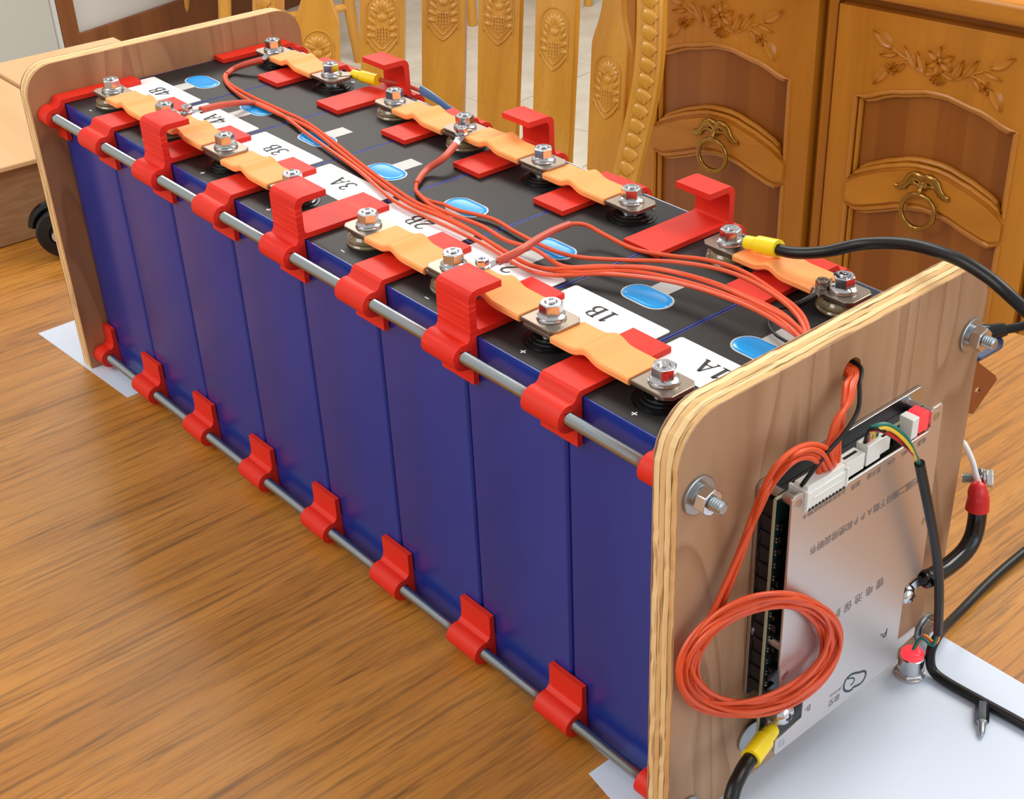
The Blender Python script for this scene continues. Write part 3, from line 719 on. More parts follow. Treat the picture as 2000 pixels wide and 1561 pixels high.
# red printed clips
def cyl_arc(cy, cz, r, a0, a1, n=14): return [(cy + r * math.cos(math.radians(a0 + (a1 - a0) * i / n)), cz + r * math.sin(math.radians(a0 + (a1 - a0) * i / n))) for i in range(n + 1)]
def clip_profile(kind):
    if kind == 'bottom':
        o = [(-0.4, 33.2), (-3.5, 33.2), (-3.6, 22), (-4.1, 19.4), (-5.6, 17.8)] + cyl_arc(RY, RZB, 6.9, 78, 268, 16) + [(-5, 3.4), (-4, 0.5), (40, 0.5), (40, 2.4), (-0.4, 2.4)]
        return [o, [(RY + 3.3 * math.cos(-a * math.pi / 10), RZB + 3.3 * math.sin(-a * math.pi / 10)) for a in range(20)]]
    c = (RY, RZT)
    lower = cyl_arc(c[0], c[1], 6.9, 76, 274, 18) + [(-5.2, RZT - 7.4), (-3.5, RZT - 8.6), (-3.5, H - 25), (-0.4, H - 25), (-0.4, H + 0.35)]
    if kind == 'low': o = [(55, H + 0.35), (55, H + 3.4), (-1.2, H + 3.4), (-2.9, H + 2.4), (-3.7, H + 0.8), (-4.4, H - 0.4), (-5.4, H - 1.1)] + lower
    else:
        o = [(55, H + 0.35), (55, H + 3.4), (1.6, H + 3.4), (0.4, H + 4.4), (0.2, H + 5.5), (0.2, H + 18.5), (0.9, H + 20.2), (2.4, H + 20.9), (16, H + 20.9), (16, H + 24.4), (1.2, H + 24.4), (-1.4, H + 23.8), (-3.2, H + 22.2), (-3.9, H + 20), (-3.9, H + 3), (-4.4, H + 0.3), (-5.4, H - 1.0)] + lower
    return [o, [(c[0] + 3.3 * math.cos(-a * math.pi / 10), c[1] + 3.3 * math.sin(-a * math.pi / 10)) for a in range(20)]]
seam = lambda b: 'against the back board' if b == 0 else 'against the front board' if b == 8 else 'over the seam of cells %s and %s' % (NAMES[b - 1], NAMES[b])
protos = {}
for far in (0, 1):
    for b in range(9):
        for kind in ('top', 'bottom'):
            tall = kind == 'top' and b in (2, 4, 6)
            k2 = 'bottom' if kind == 'bottom' else 'tall' if tall else 'low'
            half = b in (0, 8)
            x0, x1 = (-12.5, 12.5) if not half else ((0.2, 13.2) if b == 0 else (-13.2, -0.2))
            key = (far, k2, b if half else -1)
            side = 'far side' if far else 'camera side'
            shape = {'low': 'low red clip', 'tall': 'tall red cable-hook clip', 'bottom': 'red clip on the lower rod'}[k2]
            lab = '%s %s, %s' % (shape, seam(b), side)
            grp = {'low': 'low red clips on the upper rods', 'tall': 'tall red hook clips', 'bottom': 'red clips on the lower rods'}[k2]
            org = Vector((0, W if far else 0, 0))
            loc = Vector((b * PI_ - (1.3 if not half else 0), org.y, 0))
            if key not in protos:
                lp = clip_profile(k2)
                if far: lp = [[(W - a, z) for a, z in l_] for l_ in lp]
                bm = extr(BM(), lp, (0, 0, 0), Y, Z, x0, x1, X)
                for v_ in bm.verts: v_.co -= org
                ob = finish('cable_hook_clip' if tall else 'rod_clip', bm, m_redrough if tall and not far else m_red, smooth=28, bevel=0.55, seg=2)
                protos[key] = ob; c = ob
            else:
                c = protos[key].copy(); COL.objects.link(c)
            c.location = (loc + Vector((0, 0, TZ))) * MM
            c['label'] = lab; c['category'] = 'clip'; c['group'] = grp

# bus bars with orange sleeves
BAR0, BART = H + 6.7, 2.3
def busbar(k0, y, lvl, side):
    xa, xb = (k0 + 0.5) * PI_, (k0 + 1.5) * PI_
    z = BAR0 + lvl * 2.35
    T = Thing('bus_bar', 'orange sleeved metal bus bar joining cells %s and %s, %s' % (NAMES[k0], NAMES[k0 + 1], side), 'bus bar', ((xa + xb) / 2, y, z), 'orange sleeved bus bars')
    hump = lambda x: 3.0 * math.exp(-((x - (xa + xb) / 2 + 2.5) / 5.5) ** 2) - 0.0
    for s, xe in ((-1, xa), (1, xb)):
        c = 3.0; x_out = xe + s * 12.0; x_in = xe - s * 15
        pl = [(x_in, -9.7), (x_out - s * c, -9.7), (x_out, -9.7 + c), (x_out, 9.7 - c), (x_out - s * c, 9.7), (x_in, 9.7)]
        if s > 0: pl = pl
        T.part('metal_tab', extr(BM(), [pl], (0, y, 0), X, Y, z, z + BART, Z), m_nick, smooth=0, bevel=0.4)
    bm = BM(); rows = []; n = 40
    x0, x1 = xa + 11.2, xb - 11.2
    for i in range(n + 1):
        x = x0 + (x1 - x0) * i / n; h = hump(x); bulge = 0.0
        zt, zb_ = z + BART + 0.75 + h, z - 0.75 + h
        e = 10.9
        rows.append([bm.verts.new((x, y + a, q)) for a, q in ((-e, zb_ + 0.8), (-e + 0.8, zb_), (e - 0.8, zb_), (e, zb_ + 0.8), (e, zt - 0.8), (e - 0.8, zt), (-e + 0.8, zt), (-e, zt - 0.8))])
    for a, b in zip(rows, rows[1:]):
        for j in range(8): bm.faces.new((a[j], a[(j + 1) % 8], b[(j + 1) % 8], b[j]))
    bm.faces.new(rows[0]); bm.faces.new(rows[-1])
    T.part('orange_sleeve', bm, m_orange, smooth=30)
for k, l in ((0, 0), (1, 1), (2, 0), (4, 0), (5, 1), (6, 0)): busbar(k, TN, l, 'camera side row')
for k, l in ((0, 0), (2, 0), (3, 1), (4, 0), (6, 0)): busbar(k, TF, l, 'far row')

# terminal nuts
NT = None
def make_nut():
    T = Thing('terminal_nut', 'x', 'nut', (0, 0, 0), 'flanged nuts on the cell terminals')
    T.part('spring_washer', lathe(BM(), [(3.2, 0.02), (6.9, 0.02), (7.1, 0.5), (6.9, 1.2), (3.2, 1.2)], (0, 0, 0), Z, 28), m_steel, smooth=30)
    T.part('flange', lathe(BM(), [(3.2, 1.25), (6.7, 1.25), (6.8, 1.8), (5.2, 3.0), (3.2, 3.0)], (0, 0, 0), Z, 32), m_steel, smooth=50)
    T.part('hex_body', hexnut(BM(), (0, 0, 2.4), Z, 10, 5.8, 0.2, hole=3.05), m_steel, smooth=25, bevel=0.25)
    T.part('stud_end', lathe(BM(), [(2.7, 6), (2.95, 6.5), (2.6, 7), (2.95, 7.5), (2.6, 8), (2.9, 8.5), (2.3, 9.2), (1.2, 9.25), (1.1, 8.6), (0, 8.6)], (0, 0, 0), Z, 20), m_steel, smooth=25)
    return T.e
nut0 = make_nut()
first = True
for k in range(8):
    for y, near in ((TN, 1), (TF, 0)):
        raised = (k in (1, 2, 5, 6)) if near else (k in (3, 4))
        z = BAR0 + BART + (2.35 if raised else 0)
        lab = 'flanged hex nut on the %s terminal of cell %s' % ('camera side' if near else 'far side', NAMES[k])
        loc = ((k + 0.5) * PI_, y, z)
        if first:
            nut0.location = (Vector(loc) + Vector((0, 0, TZ))) * MM; nut0['label'] = lab; first = False; ne = nut0
        else: ne = place(nut0, loc, lab, rotz=R.random())
        if k == 7 and near:
            md = finish('torque_mark', box(BM(), 1.2, 4.2, -5.35, -5.1, 3.6, 6.6), m_redwire, smooth=0); md.location = (0, 0, 0); md.parent = ne
            ne.rotation_euler = (0, 0, 0.35)
# ================================================================== WIRING ON TOP OF THE PACK
def sense_screw(p, label, ph=0.2, black=False):
    T = Thing('sense_screw', label, 'screw', p, 'small hex screws holding the sense wires')
    T.part('washer', lathe(BM(), [(1.5, 0.02), (4.3, 0.02), (4.3, 0.6), (1.5, 0.6)], p, Z, 24), m_steel, smooth=30)
    T.part('hex_body', hexnut(BM(), Vector(p) + Z * 0.6, Z, 6.2, 4.2, ph, hole=1.7), m_nick if black else m_steel, smooth=25, bevel=0.2)
zt0, zt1 = BAR0 + BART, BAR0 + BART + 2.35
s_a = at(366, 219, z=zt1 + 1); s_b = at(942, 521, z=zt1 + 1); s_c = at(903, 262, z=zt1 + 1); s_d = at(1606, 560, z=zt0 + 1)
for p, z_ in ((s_a, zt1 + 0.7), (s_b, zt1 + 0.7), (s_c, zt1 + 0.7), (s_d, zt0 + 0.1)): p.z = z_
sense_screw(s_a, 'small sense-wire screw beside the cell 4A nut, camera side')
sense_screw(s_b, 'small sense-wire screw beside the cell 2A nut, camera side')
sense_screw(s_c, 'small sense-wire screw in front of the cell 3A nut, far side')
sense_screw(s_d, 'small dull screw with black wire beside the cell 1A nut, far side', black=True)
s_e = Vector((0.5 * PI_, TF, zt0))
def lug_tab(T, p, q, w=4.2):
    p, q = Vector(p), Vector(q); d = (q - p); L_ = d.length; d.normalize(); u = d; v = Z.cross(d).normalized()
    lp = arc(0, 0, w, 40, 320, 14) + [(L_, -w * 0.5), (L_, w * 0.5)]
    T.part('ring_lug', extr(BM(), [lp], p, u, v, -0.35, 0.35), m_steel, smooth=0)
HX, HY, HZ = 586, 88, 213.5
ww = [
 # label, screw point, [(u,v,z above top)...], shrink pixels, radius
 ('orange sense wire from the far terminal of cell 4B, looping near the back board', Vector((0.5 * PI_, TF, zt0 + 0.4)), [(512, 117, 9), (478, 126, 6), (456, 135, 3)], [(443, 145, 2), (448, 163, 2), (490, 188, 2.5), (546, 214, 3.5), (600, 240, 3), (660, 284, 3.2), (719, 331, 3), (800, 388, 3), (845, 410, 4), (905, 441, 3), (975, 484, 3.4), (1040, 520, 3), (1120, 532, 5), (1230, 530, 8), (1330, 548, 10), (1430, 580, 12), (1520, 622, 13)]),
 ('orange sense wire from the camera side terminal of cell 4A', s_a, [(392, 215, 11), (430, 206, 9), (470, 201, 5)], [(500, 201, 2.5), (535, 216, 2.5), (560, 231, 2.5), (612, 270, 2.5), (700, 333, 2.6), (768, 391, 2.6), (830, 422, 3), (880, 445, 2.6), (950, 480, 2.6), (1020, 522, 2.8), (1080, 538, 3), (1180, 535, 6), (1300, 548, 9), (1400, 575, 11), (1500, 618, 13)]),
 ('orange sense wire from the far terminal of cell 3A, hanging in a loop', s_c, [(889, 283, 11), (866, 309, 8), (838, 328, 4), (825, 341, 2.5)], [(814, 358, 2), (815, 377, 2), (838, 392, 2), (868, 400, 2.2), (895, 411, 2.4), (960, 427, 2.4), (1010, 455, 2.4), (1075, 487, 2.4), (1130, 502, 4), (1220, 508, 8), (1320, 512, 11), (1420, 530, 14), (1500, 568, 14), (1560, 620, 13)]),
 ('orange sense wire from the camera side terminal of cell 2A, arching over cell 1B', s_b, [(972, 511, 11), (1015, 490, 14), (1045, 470, 14), (1082, 450, 13)], [(1112, 438, 12), (1145, 440, 9), (1185, 461, 6), (1240, 487, 5), (1310, 500, 7), (1380, 508, 10), (1450, 530, 13), (1520, 575, 14), (1570, 620, 13)]),
]
for lab, sc_, shr, thin in ww:
    T = Thing('sense_wire', lab, 'wire', at(thin[0][0], thin[0][1], z=H), 'orange sense wires across the cells')
    P1 = [at(u, v, z=H + h) for u, v, h in shr]; P2 = [at(u, v, z=H + h) for u, v, h in thin]
    end = [Vector((HX - 2, HY + R.uniform(-3, 3), HZ + R.uniform(-3, 3))), Vector((BX + 3, HY + R.uniform(-2, 2), HZ - 1))]
    T.part('heat_shrink', tube(BM(), P1 + [P2[0]], 2.0, 10, 5, rf=lambda q: 1.15 - 0.25 * q), m_shrink)
    T.part('wire_run', tube(BM(), [P1[-1]] + P2 + end, 1.15, 8, 6), m_wire)
    lug_tab(T, Vector(sc_) - Z * 0.2, P1[0])
extra = [
 ('second, inner orange strand of the wire loop near the back board', [(470, 129, 5), (450, 138, 2.6), (438, 150, 2), (450, 171, 2), (488, 197, 2.4), (546, 224, 2.6), (604, 250, 2.8), (668, 300, 2.8), (740, 356, 3.2), (800, 398, 3.4), (862, 424, 3.4), (930, 457, 3), (1000, 500, 3), (1060, 524, 4.5), (1150, 524, 7), (1260, 522, 10), (1370, 545, 13), (1460, 580, 14), (1540, 622, 14)]),
 ('orange wire lying in the middle of the bundle over label 2A', [(812, 372, 3.6), (840, 399, 4.6), (880, 418, 5), (940, 441, 4.6), (990, 470, 4.6), (1045, 487, 4.4), (1100, 520, 5), (1180, 520, 8), (1290, 527, 11), (1390, 553, 13), (1480, 593, 14), (1550, 632, 14)]),
]
for lab, thin in extra:
    P2 = [at(u, v, z=H + h) for u, v, h in thin]
    end = [Vector((HX - 2, HY + R.uniform(-3, 3), HZ + R.uniform(-3, 3))), Vector((BX + 3, HY + R.uniform(-2, 2), HZ - 1))]
    finish('sense_wire', tube(BM(), P2 + end, 1.15, 8, 6), m_wire, tag=(lab, 'wire', 'orange sense wires across the cells'))
T = Thing('sense_wire', 'thin black sense wire from the far terminal of cell 1A to the board hole', 'wire', at(1560, 592, z=H), 'orange sense wires across the cells'); del T.e['group']
P1 = [at(1592, 577, z=H + 10), at(1565, 592, z=H + 8), at(1540, 600, z=H + 3)]
T.part('heat_shrink', tube(BM(), P1, 1.7, 10, 5), m_blackrub)
lug_tab(T, s_d - Z * 0.2, P1[0])
T.part('wire_run', tube(BM(), [P1[-1], at(1512, 606, z=H + 2), at(1501, 628, z=H + 2), at(1513, 652, z=H + 2), at(1545, 672, z=H + 3), Vector((583, 92, H + 6)), Vector((BX + 3, 90, HZ - 3))], 0.75, 8, 6), m_blackrub)

# yellow cable lugs
def cable_lug(T, p, q, r_, out, w=6.5, th=0.8, L2=None):
    """ring at p, barrel towards q; yellow sleeve out to `out`"""
    p, q, out = Vector(p), Vector(q), Vector(out)
    d = (q - p); L_ = d.length; d.normalize(); s = Z if abs(d.z) < 0.9 else X; v = s.cross(d).normalized(); w_ = d.cross(v)
    lp = arc(0, 0, w, 45, 315, 16) + [(L_, -w * 0.5), (L_, w * 0.5)]
    T.part('ring_lug', extr(BM(), [lp], p, d, v, -th / 2, th / 2), m_nick, smooth=0)
    dd = (out - q)
    bm = BM(); tube(bm, [q - dd.normalized() * 1, q + dd * 0.3, q + dd * 0.4, q + dd * 0.8, out], r_, 18, 4, rf=lambda t_: 0.78 if t_ < 0.3 else 1.0)
    T.part('yellow_sleeve', bm, m_yel, smooth=60)
cb = Thing('black_cable', 'thick black cable with yellow lug arching off the far terminal of cell 1B', 'cable', at(1500, 480, z=H + 20))
pN = Vector((6.5 * PI_, TF, BAR0 + BART + 0.1)); q1 = at(1462, 474, z=H + 14); o1 = at(1521, 486, z=H + 18)
cable_lug(cb, pN, q1, 4.6, o1)
cb.part('cable_sheath', tube(BM(), [o1 - (o1 - q1).normalized() * 4, at(1550, 494, z=H + 19), at(1610, 492, z=H + 23), at(1690, 476, z=H + 30), at(1780, 478, z=H + 38), at(1865, 504, z=H + 42), at(1925, 538, z=H + 40), at(1975, 580, z=H + 35), at(2060, 660, z=H + 20)], 3.0, 14, 6), m_blackrub)
yl = Thing('yellow_lug_wire', 'yellow ring lug with a dark red wire on the far terminal of cell 4A', 'cable lug', at(715, 150, z=H + 8))
pN = Vector((1.5 * PI_, TF, BAR0 + BART + 0.1)); q1 = at(692, 145, z=H + 9); o1 = at(738, 157, z=H + 9)
cable_lug(yl, pN, q1, 4.0, o1)
yl.part('wire_run', tube(BM(), [o1 - (o1 - q1).normalized() * 3, at(752, 158, z=H + 8), Vector((158, 183, H + 2)), Vector((200, 190, H - 8)), Vector((240, 190, H - 20))], 1.5, 8, 6), m_shrink)
finish('plastic_strip', tube(BM(), [at(822, 176, y=181), at(840, 186, y=181), at(862, 201, y=181), at(886, 219, y=181)], 3.6, 10, 5, rf=lambda q: 1 - 0.35 * q, flat=(Y, 0.4)), m_tealblue, tag=('translucent blue plastic sleeve behind the far tall clip of cells 4A and 3B', 'sleeve'))

# ================================================================== THE PROTECTION CIRCUIT BOARD ON THE FRONT BOARD
pb = Thing('protection_board', 'silver-covered battery protection circuit board screwed to the front plywood board', 'circuit board', (BX, 85, 28))
PX = 617.2
pb.part('back_plate', extr(BM(), [rrect(28.5, 144.5, 62, 183.5, 3, 4)], (0, 0, 0), Y, Z, BX + 0.3, BX + 2.2, X), m_aluedge, smooth=0, bevel=0.3)
bm = box(BM(), BX + 2.3, BX + 8.5, 31, 139, 66, 176)
for i in range(12): box(bm, BX + 2.4, BX + 9.2, 30.2, 31, 70 + i * 8.6, 73 + i * 8.6)
pb.part('heat_sink', bm, m_heat, smooth=0, bevel=0.3)
pc = pb.part('circuit_board', extr(BM(), [[(29.5, 40), (34, 30), (126, 30), (136, 84), (136, 179), (29.5, 179)]], (0, 0, 0), Y, Z, BX + 9.4, BX + 11.0, X), [m_pcb], smooth=0)
finish('board_edge', box(BM(), BX + 9.5, BX + 10.9, 29.0, 29.45, 40, 179), m_pcbedge, pc, pb.o, smooth=0)
finish('board_edge', box(BM(), BX + 9.5, BX + 10.9, 29.5, 136, 179.05, 179.5), m_pcbedge, pc, pb.o, smooth=0)
bm = BM(); rr = random.Random(4)
for i in range(16):
    z_ = 70 + i * 6.2; box(bm, BX + 11.05, BX + 11.05 + rr.uniform(1, 3.6), 31 + rr.uniform(0, 1), 35 + rr.uniform(0, 3), z_, z_ + rr.uniform(2, 5))
for i in range(24):
    y_ = 40 + i * 3.7; box(bm, BX + 11.05, BX + 11.05 + rr.uniform(0.8, 2.5), y_, y_ + rr.uniform(1, 3), 172.5 - rr.uniform(0, 1.5), 176.5)
finish('black_chips', bm, m_blackgl, pc, pb.o, smooth=0)
bm = BM()
for i in range(14):
    z_ = 74 + i * 6.9; box(bm, BX + 11.05, BX + 12.2, 30.2, 31, z_, z_ + 1.0); box(bm, BX + 11.05, BX + 12.2, 30.2, 31, z_ + 1.8, z_ + 2.6)
for i in range(20):
    y_ = 42 + i * 4.6; box(bm, BX + 11.05, BX + 12.0, y_, y_ + 0.8, 176.8, 177.7)
finish('solder_joints', bm, m_steel, pc, pb.o, smooth=0)
# cover plate outline (y,z)
cover = [(30.6, 182.2), (32, 183.2), (37.6, 183.2), (38.2, 181), (39.6, 173.8), (41.6, 172.6), (127.6, 172.9), (128.4, 174.5), (128.4, 183.0), (129.4, 184.4), (136.0, 184.4), (137, 183.2), (140.6, 86.5), (139, 84.3), (127, 81.5), (127.0, 46), (142.4, 45.6), (142.4, 40.6), (129, 38.8), (129, 31.5), (34.4, 31.5), (33.2, 33), (33.2, 41.6), (52, 44.0), (52, 68.6), (50.5, 70), (34, 70.6), (31.6, 90)]
cp = pb.part('cover_plate', extr(BM(), [cover[::-1]], (0, 0, 0), Y, Z, PX, PX + 1.4, X), m_alu, smooth=0, bevel=0.35)
for y_, z_ in ((34.8, 178.6), (132.6, 179.0), (135.6, 118), (35.6, 82), (38, 37)):
    finish('rivet', lathe(BM(), [(2.4, 0), (2.4, 0.12), (1.6, 0.2), (1.6, 0.1), (0, 0.1)], (PX + 1.42, y_, z_), X, 20), m_aluedge, cp, pb.o, smooth=20)
for y_, z_ in ((34.8, 178.6), (132.6, 179.0), (135, 118), (33.5, 100)):
    bm = lathe(BM(), [(3.4, 0), (3.4, 0.5), (2.5, 0.6), (2.5, 6.8)], (BX + 2.3, y_, z_), X, 20)
    lathe(bm, [(2.6, 0), (2.6, 5.8)], (BX + 11.1, y_, z_), X, 20)
    pb.part('standoff', bm, m_aluedge, smooth=30)
TX = PX + 1.48
def ptxt(s, y_, z_, size, m_=m_ink, align='CENTER', nm='printed_text'):
    bm = text_mesh(BM(), s, (TX, y_, z_), -Y, -Z, size, align)
    if len(bm.verts): finish(nm, bm, m_, cp, pb.o, smooth=0)
def spaced(s, ya, yb, z_, size, m_=m_ink):
    bm = BM(); n = len(s)
    for i, c_ in enumerate(s): text_mesh(bm, c_, (TX, ya + (yb - ya) * i / (n - 1), z_), -Y, -Z, size)
    finish('printed_text', bm, m_, cp, pb.o, smooth=0)
spaced('扫描二维码下载APP和使用说明书', 122.5, 48.5, 147.5, 5.2, m_inkgrey)
spaced('锂电池保护板', 104, 63, 97.2, 6.2, m_inkgrey)
ptxt('P-', 113.3, 59.0, 7.5)
ptxt('-B1B2B3B4B5B6B7B8 B-', 53, 169.4, 3.0, m_inkgrey); ptxt('加热', 74.5, 168.8, 3.4, m_inkgrey); ptxt('显示器', 87.5, 169.2, 3.4, m_inkgrey)
ptxt('GPS', 100, 169.4, 3.4, m_inkgrey); ptxt('485', 110, 169.4, 3.4, m_inkgrey); ptxt('电源', 123, 169.6, 3.4, m_inkgrey)
ptxt('极空', 77, 38.6, 4.6, m_inkgrey); ptxt('JIKONG', 77.5, 43.4, 2.6, m_inkgrey); ptxt('B-', 56, 47, 5.5, m_inkgrey)
bm = BM(); o_ = Vector((TX, 93, 41))
cl = [(-9, 2.5), (-8.6, 0), (-6.5, -2), (-3, -3.4), (0, -5), (4, -6.4), (7.6, -5.6), (9, -3), (8.6, 0), (7, 2.5), (4, 4.5), (1.4, 5), (0.6, 4.2), (-2.2, 5), (-5, 5.6), (-7.6, 4.8), (-9, 2.5)]
pp = smooth_pts([Vector((a, b, 0)) for a, b in cl], 4)
ribbon(bm, [(p.x, p.y) for p in pp], 1.1, o_, -Y, -Z, 1.0, [1.3] * len(pp))
pp = smooth_pts([Vector((a, b, 0)) for a, b in [(6.4, -5.2), (3, -3.6), (0.6, -1.4), (1.2, 0.8), (3.4, 1)]], 4)
ribbon(bm, [(p.x, p.y) for p in pp], 0.8, o_, -Y, -Z, 1.0, [0.8] * len(pp))
finish('cloud_emblem', bm, m_inkblue, cp, pb.o, smooth=0)

# connectors along the top edge
bm = BM()
box(bm, 609.8, 619.6, 38.5, 66.5, 172.5, 181.5); box(bm, 611.6, 618.8, 40, 65, 181.5, 184.5)
for y_ in (38.6, 65): box(bm, 609.6, 620.2, y_, y_ + 1.4, 173.5, 182.8)
box(bm, 619.6, 620.0, 43, 62, 177.5, 178.3)
cn = pb.part('white_connector', bm, m_conn, smooth=0, bevel=0.25, label='large white multi-pin connector holding the orange wires')
bm = BM()
for i in range(11): tube(bm, [(615.6, 41 + i * 2.3, 172.6), (618.5, 41 + i * 2.3, 172.2), (619.9, 41 + i * 2.3, 173.4)], 0.75, 6, 3)
finish('terminal_pins', bm, m_blackgl, cn, pb.o)
def small_conn(y0, y1, x0=610.6, x1=617, z0=173.5, z1=181.8, slot=True, lab=None):
    bm = BM(); box(bm, x0, x1, y0, y1, z0, z1)
    o = pb.part('white_connector', bm, m_conn, smooth=0, bevel=0.3, label=lab)
    if slot: finish('slot', box(BM(), x0 + 2.2, x0 + 3.6, y0 + 2, y1 - 2, z1 + 0.0, z1 + 0.15), m_blackgl, o, pb.o, smooth=0)
    return o
small_conn(68.5, 81.5, lab='empty white connector socket')
small_conn(83, 93, z1=184, slot=False, lab='white connector with the four-colour cable')
small_conn(94.5, 102, x0=611.5, x1=615.5, z1=182)
small_conn(114.5, 119.5, x0=610.6, x1=618, z1=184, slot=False, lab='white connector beside the red light')
pb.part('status_light', extr(BM(), [rrect(119.8, 127, 174.5, 184.4, 1.2, 3)], (0, 0, 0), Y, Z, 611, 618, X), m_led, smooth=30, bevel=0.6, label='connector glowing red')

# screws of the board terminals
def pan_screw(name, p, r_, label, ws):
    T = Thing(name, label, 'screw', p)
    x = p[0]
    for i in range(ws):
        T.part('washer', lathe(BM(), [(2, 0.03), (r_ * 1.12, 0.03), (r_ * 1.12, 0.9), (2, 0.9)], (x - 1.0 * (i + 1), p[1], p[2]), X, 28), m_nick, smooth=30)
    hd = T.part('screw_head', lathe(BM(), [(r_, 0), (r_, 0.9), (r_ * 0.92, 2.0), (r_ * 0.72, 3.1), (r_ * 0.4, 3.8), (0, 4.0)], p, X, 32), m_steel, smooth=50)
    c = Vector(p) + X * 3.5; bm = BM()
    box(bm, c.x, c.x + 0.62, c.y - r_ * .42, c.y + r_ * .42, c.z - .5, c.z + .5); box(bm, c.x, c.x + 0.62, c.y - .5, c.y + .5, c.z - r_ * .42, c.z + r_ * .42)
    finish('cross_recess', bm, m_blackgl, hd, T.o, smooth=0)
    T.part('threaded_shank', lathe(BM(), [(1.9, 0), (1.9, x - (BX + 11.1) - ws - 0.05 if x - (BX + 11.1) - ws > 0.2 else 0.2)], (BX + 11.05, p[1], p[2]), X, 16), m_steel, smooth=30)
p1 = at(1530, 1394, x=618.0)
pan_screw('terminal_screw', (618.0, p1.y, p1.z), 5.6, 'pan-head screw with stacked washers at the lower left corner of the silver plate', 4)
p2 = at(1770, 1161, x=614.5)
pan_screw('terminal_screw', (614.5, p2.y, p2.z), 5.2, 'pan-head screw clamping the thick black lug at the right edge of the silver plate', 1)
finish('washer', lathe(BM(), [(3.0, 0), (8.2, 0), (8.2, 1.2), (3.0, 1.2)], (BX + 0.3, at(1462, 1436, x=BX).y, at(1462, 1436, x=BX).z), X, 32), m_rod, tag=('flat zinc washer on the front board behind the lower yellow lug', 'washer'))
# lower yellow lug cable
yc = Thing('black_cable', 'black cable with yellow lug running down from the lower left plate screw', 'cable', (614, p1.y - 10, p1.z - 10))
rg = Vector((612.8, p1.y, p1.z)); qa = at(1508, 1425, x=615); qb = at(1466, 1482, x=620)
d_ = (qa - rg); L_ = d_.length; d_.normalize(); v_ = X.cross(d_).normalized()
yc.part('ring_lug', extr(BM(), [arc(0, 0, 7.2, 40, 320, 16) + [(L_ + 2, -4), (L_ + 2, 4)]], rg, d_, v_, -0.6, 0.4, X), m_nick, smooth=0)
bm = BM(); tube(bm, [qa, qa.lerp(qb, .3), qa.lerp(qb, .45), qa.lerp(qb, .8), qb], 5.3, 18, 4, rf=lambda t_: 0.8 if t_ < 0.35 else 1.05, flat=(X, 0.85)); yc.part('yellow_sleeve', bm, m_yel, smooth=60)
dq = (qb - qa).normalized()
yc.part('cable_sheath', tube(BM(), [qb - dq * 3, qb + dq * 5, at(1445, 1515, x=624), at(1432, 1545, x=627), at(1425, 1590, x=630), at(1424, 1690, x=634)], 3.6, 14, 6), m_blackrub)
# ---------------------------------------------------------------- orange wires in front of the board
hole = Vector((BX + 2, 88.5, 212))
for i in range(6):
    yj = 64 - i * 2.5
    a = R.uniform(-1, 1)
    P = [Vector((BX - 10, 86.5 + i * 1.3, 215)), Vector((BX + 1.5, 85 + i * 1.2, 213)), at(1651 + i * 3.4, 752, x=607 + a), at(1648 + i * 2.4, 785, x=610.5 + a * 1.5), at(1646 - i * 2.6, 820, x=613 + a * 1.5), at(1638 - i * 3.8, 862, x=614 + a), Vector((615.2, yj, 190 + i * 0.4)), Vector((615.2, yj, 184.2))]
    finish('sense_wire', tube(BM(), P, 1.25, 8, 6), m_wire, tag=('orange wire dropping from the board hole into the large white connector', 'wire', 'orange wires from hole to connector'))
P = [Vector((BX - 10, 90, 216)), Vector((BX + 1.5, 92.3, 214.5)), at(1679, 752, x=609), at(1676, 800, x=614), at(1650, 845, x=618), at(1610, 890, x=618), Vector((616.5, 41.5, 187)), Vector((615.2, 40.2, 183.5))]
finish('sense_wire', tube(BM(), P, 1.0, 8, 6), m_blackrub, tag=('thin black wire from the board hole into the end of the white connector', 'wire'))
# coil: one harness of loops
hc = Thing('coiled_wire_harness', 'coiled bundle of orange wires hanging in front of the silver plate', 'wire coil', at(1485, 1280, x=612))
def cx_(u): return 604.5 + max(0, min(1, (u - 1325) / 240.0)) * 18.5
nl = 13; rr = random.Random(21)
for i in range(nl):
    f = i / (nl - 1.0); P = []
    ph = rr.uniform(-0.3, 0.3); k1 = 1 + 0.05 * rr.uniform(-1, 1); ecc = rr.uniform(-8, 8)
    rin = 0.82 + 0.185 * f
    th = math.radians(-27)
    for j in range(28):
        a = 2 * math.pi * j / 28
        fl = rin + 0.05 * math.sin(a * 2 + ph * 6) + 0.045 * math.sin(a + i * 1.7)
        ex, ey = 166 * fl * math.cos(a) * k1, 106 * fl * math.sin(a)
        if math.cos(a) < 0: ey *= 1.0
        u_ = 1484 + ecc * 0.6 + ex * math.cos(th) - ey * math.sin(th); v_ = 1277 + ecc + ex * math.sin(th) + ey * math.cos(th)
        P.append(at(u_, v_, x=cx_(u_) + (i % 3) * 1.6 + 1.5 * math.sin(a * 3 + i)))
    hc.part('wire_loop', tube(BM(), P, 1.05, 8, 3, True), m_wire)
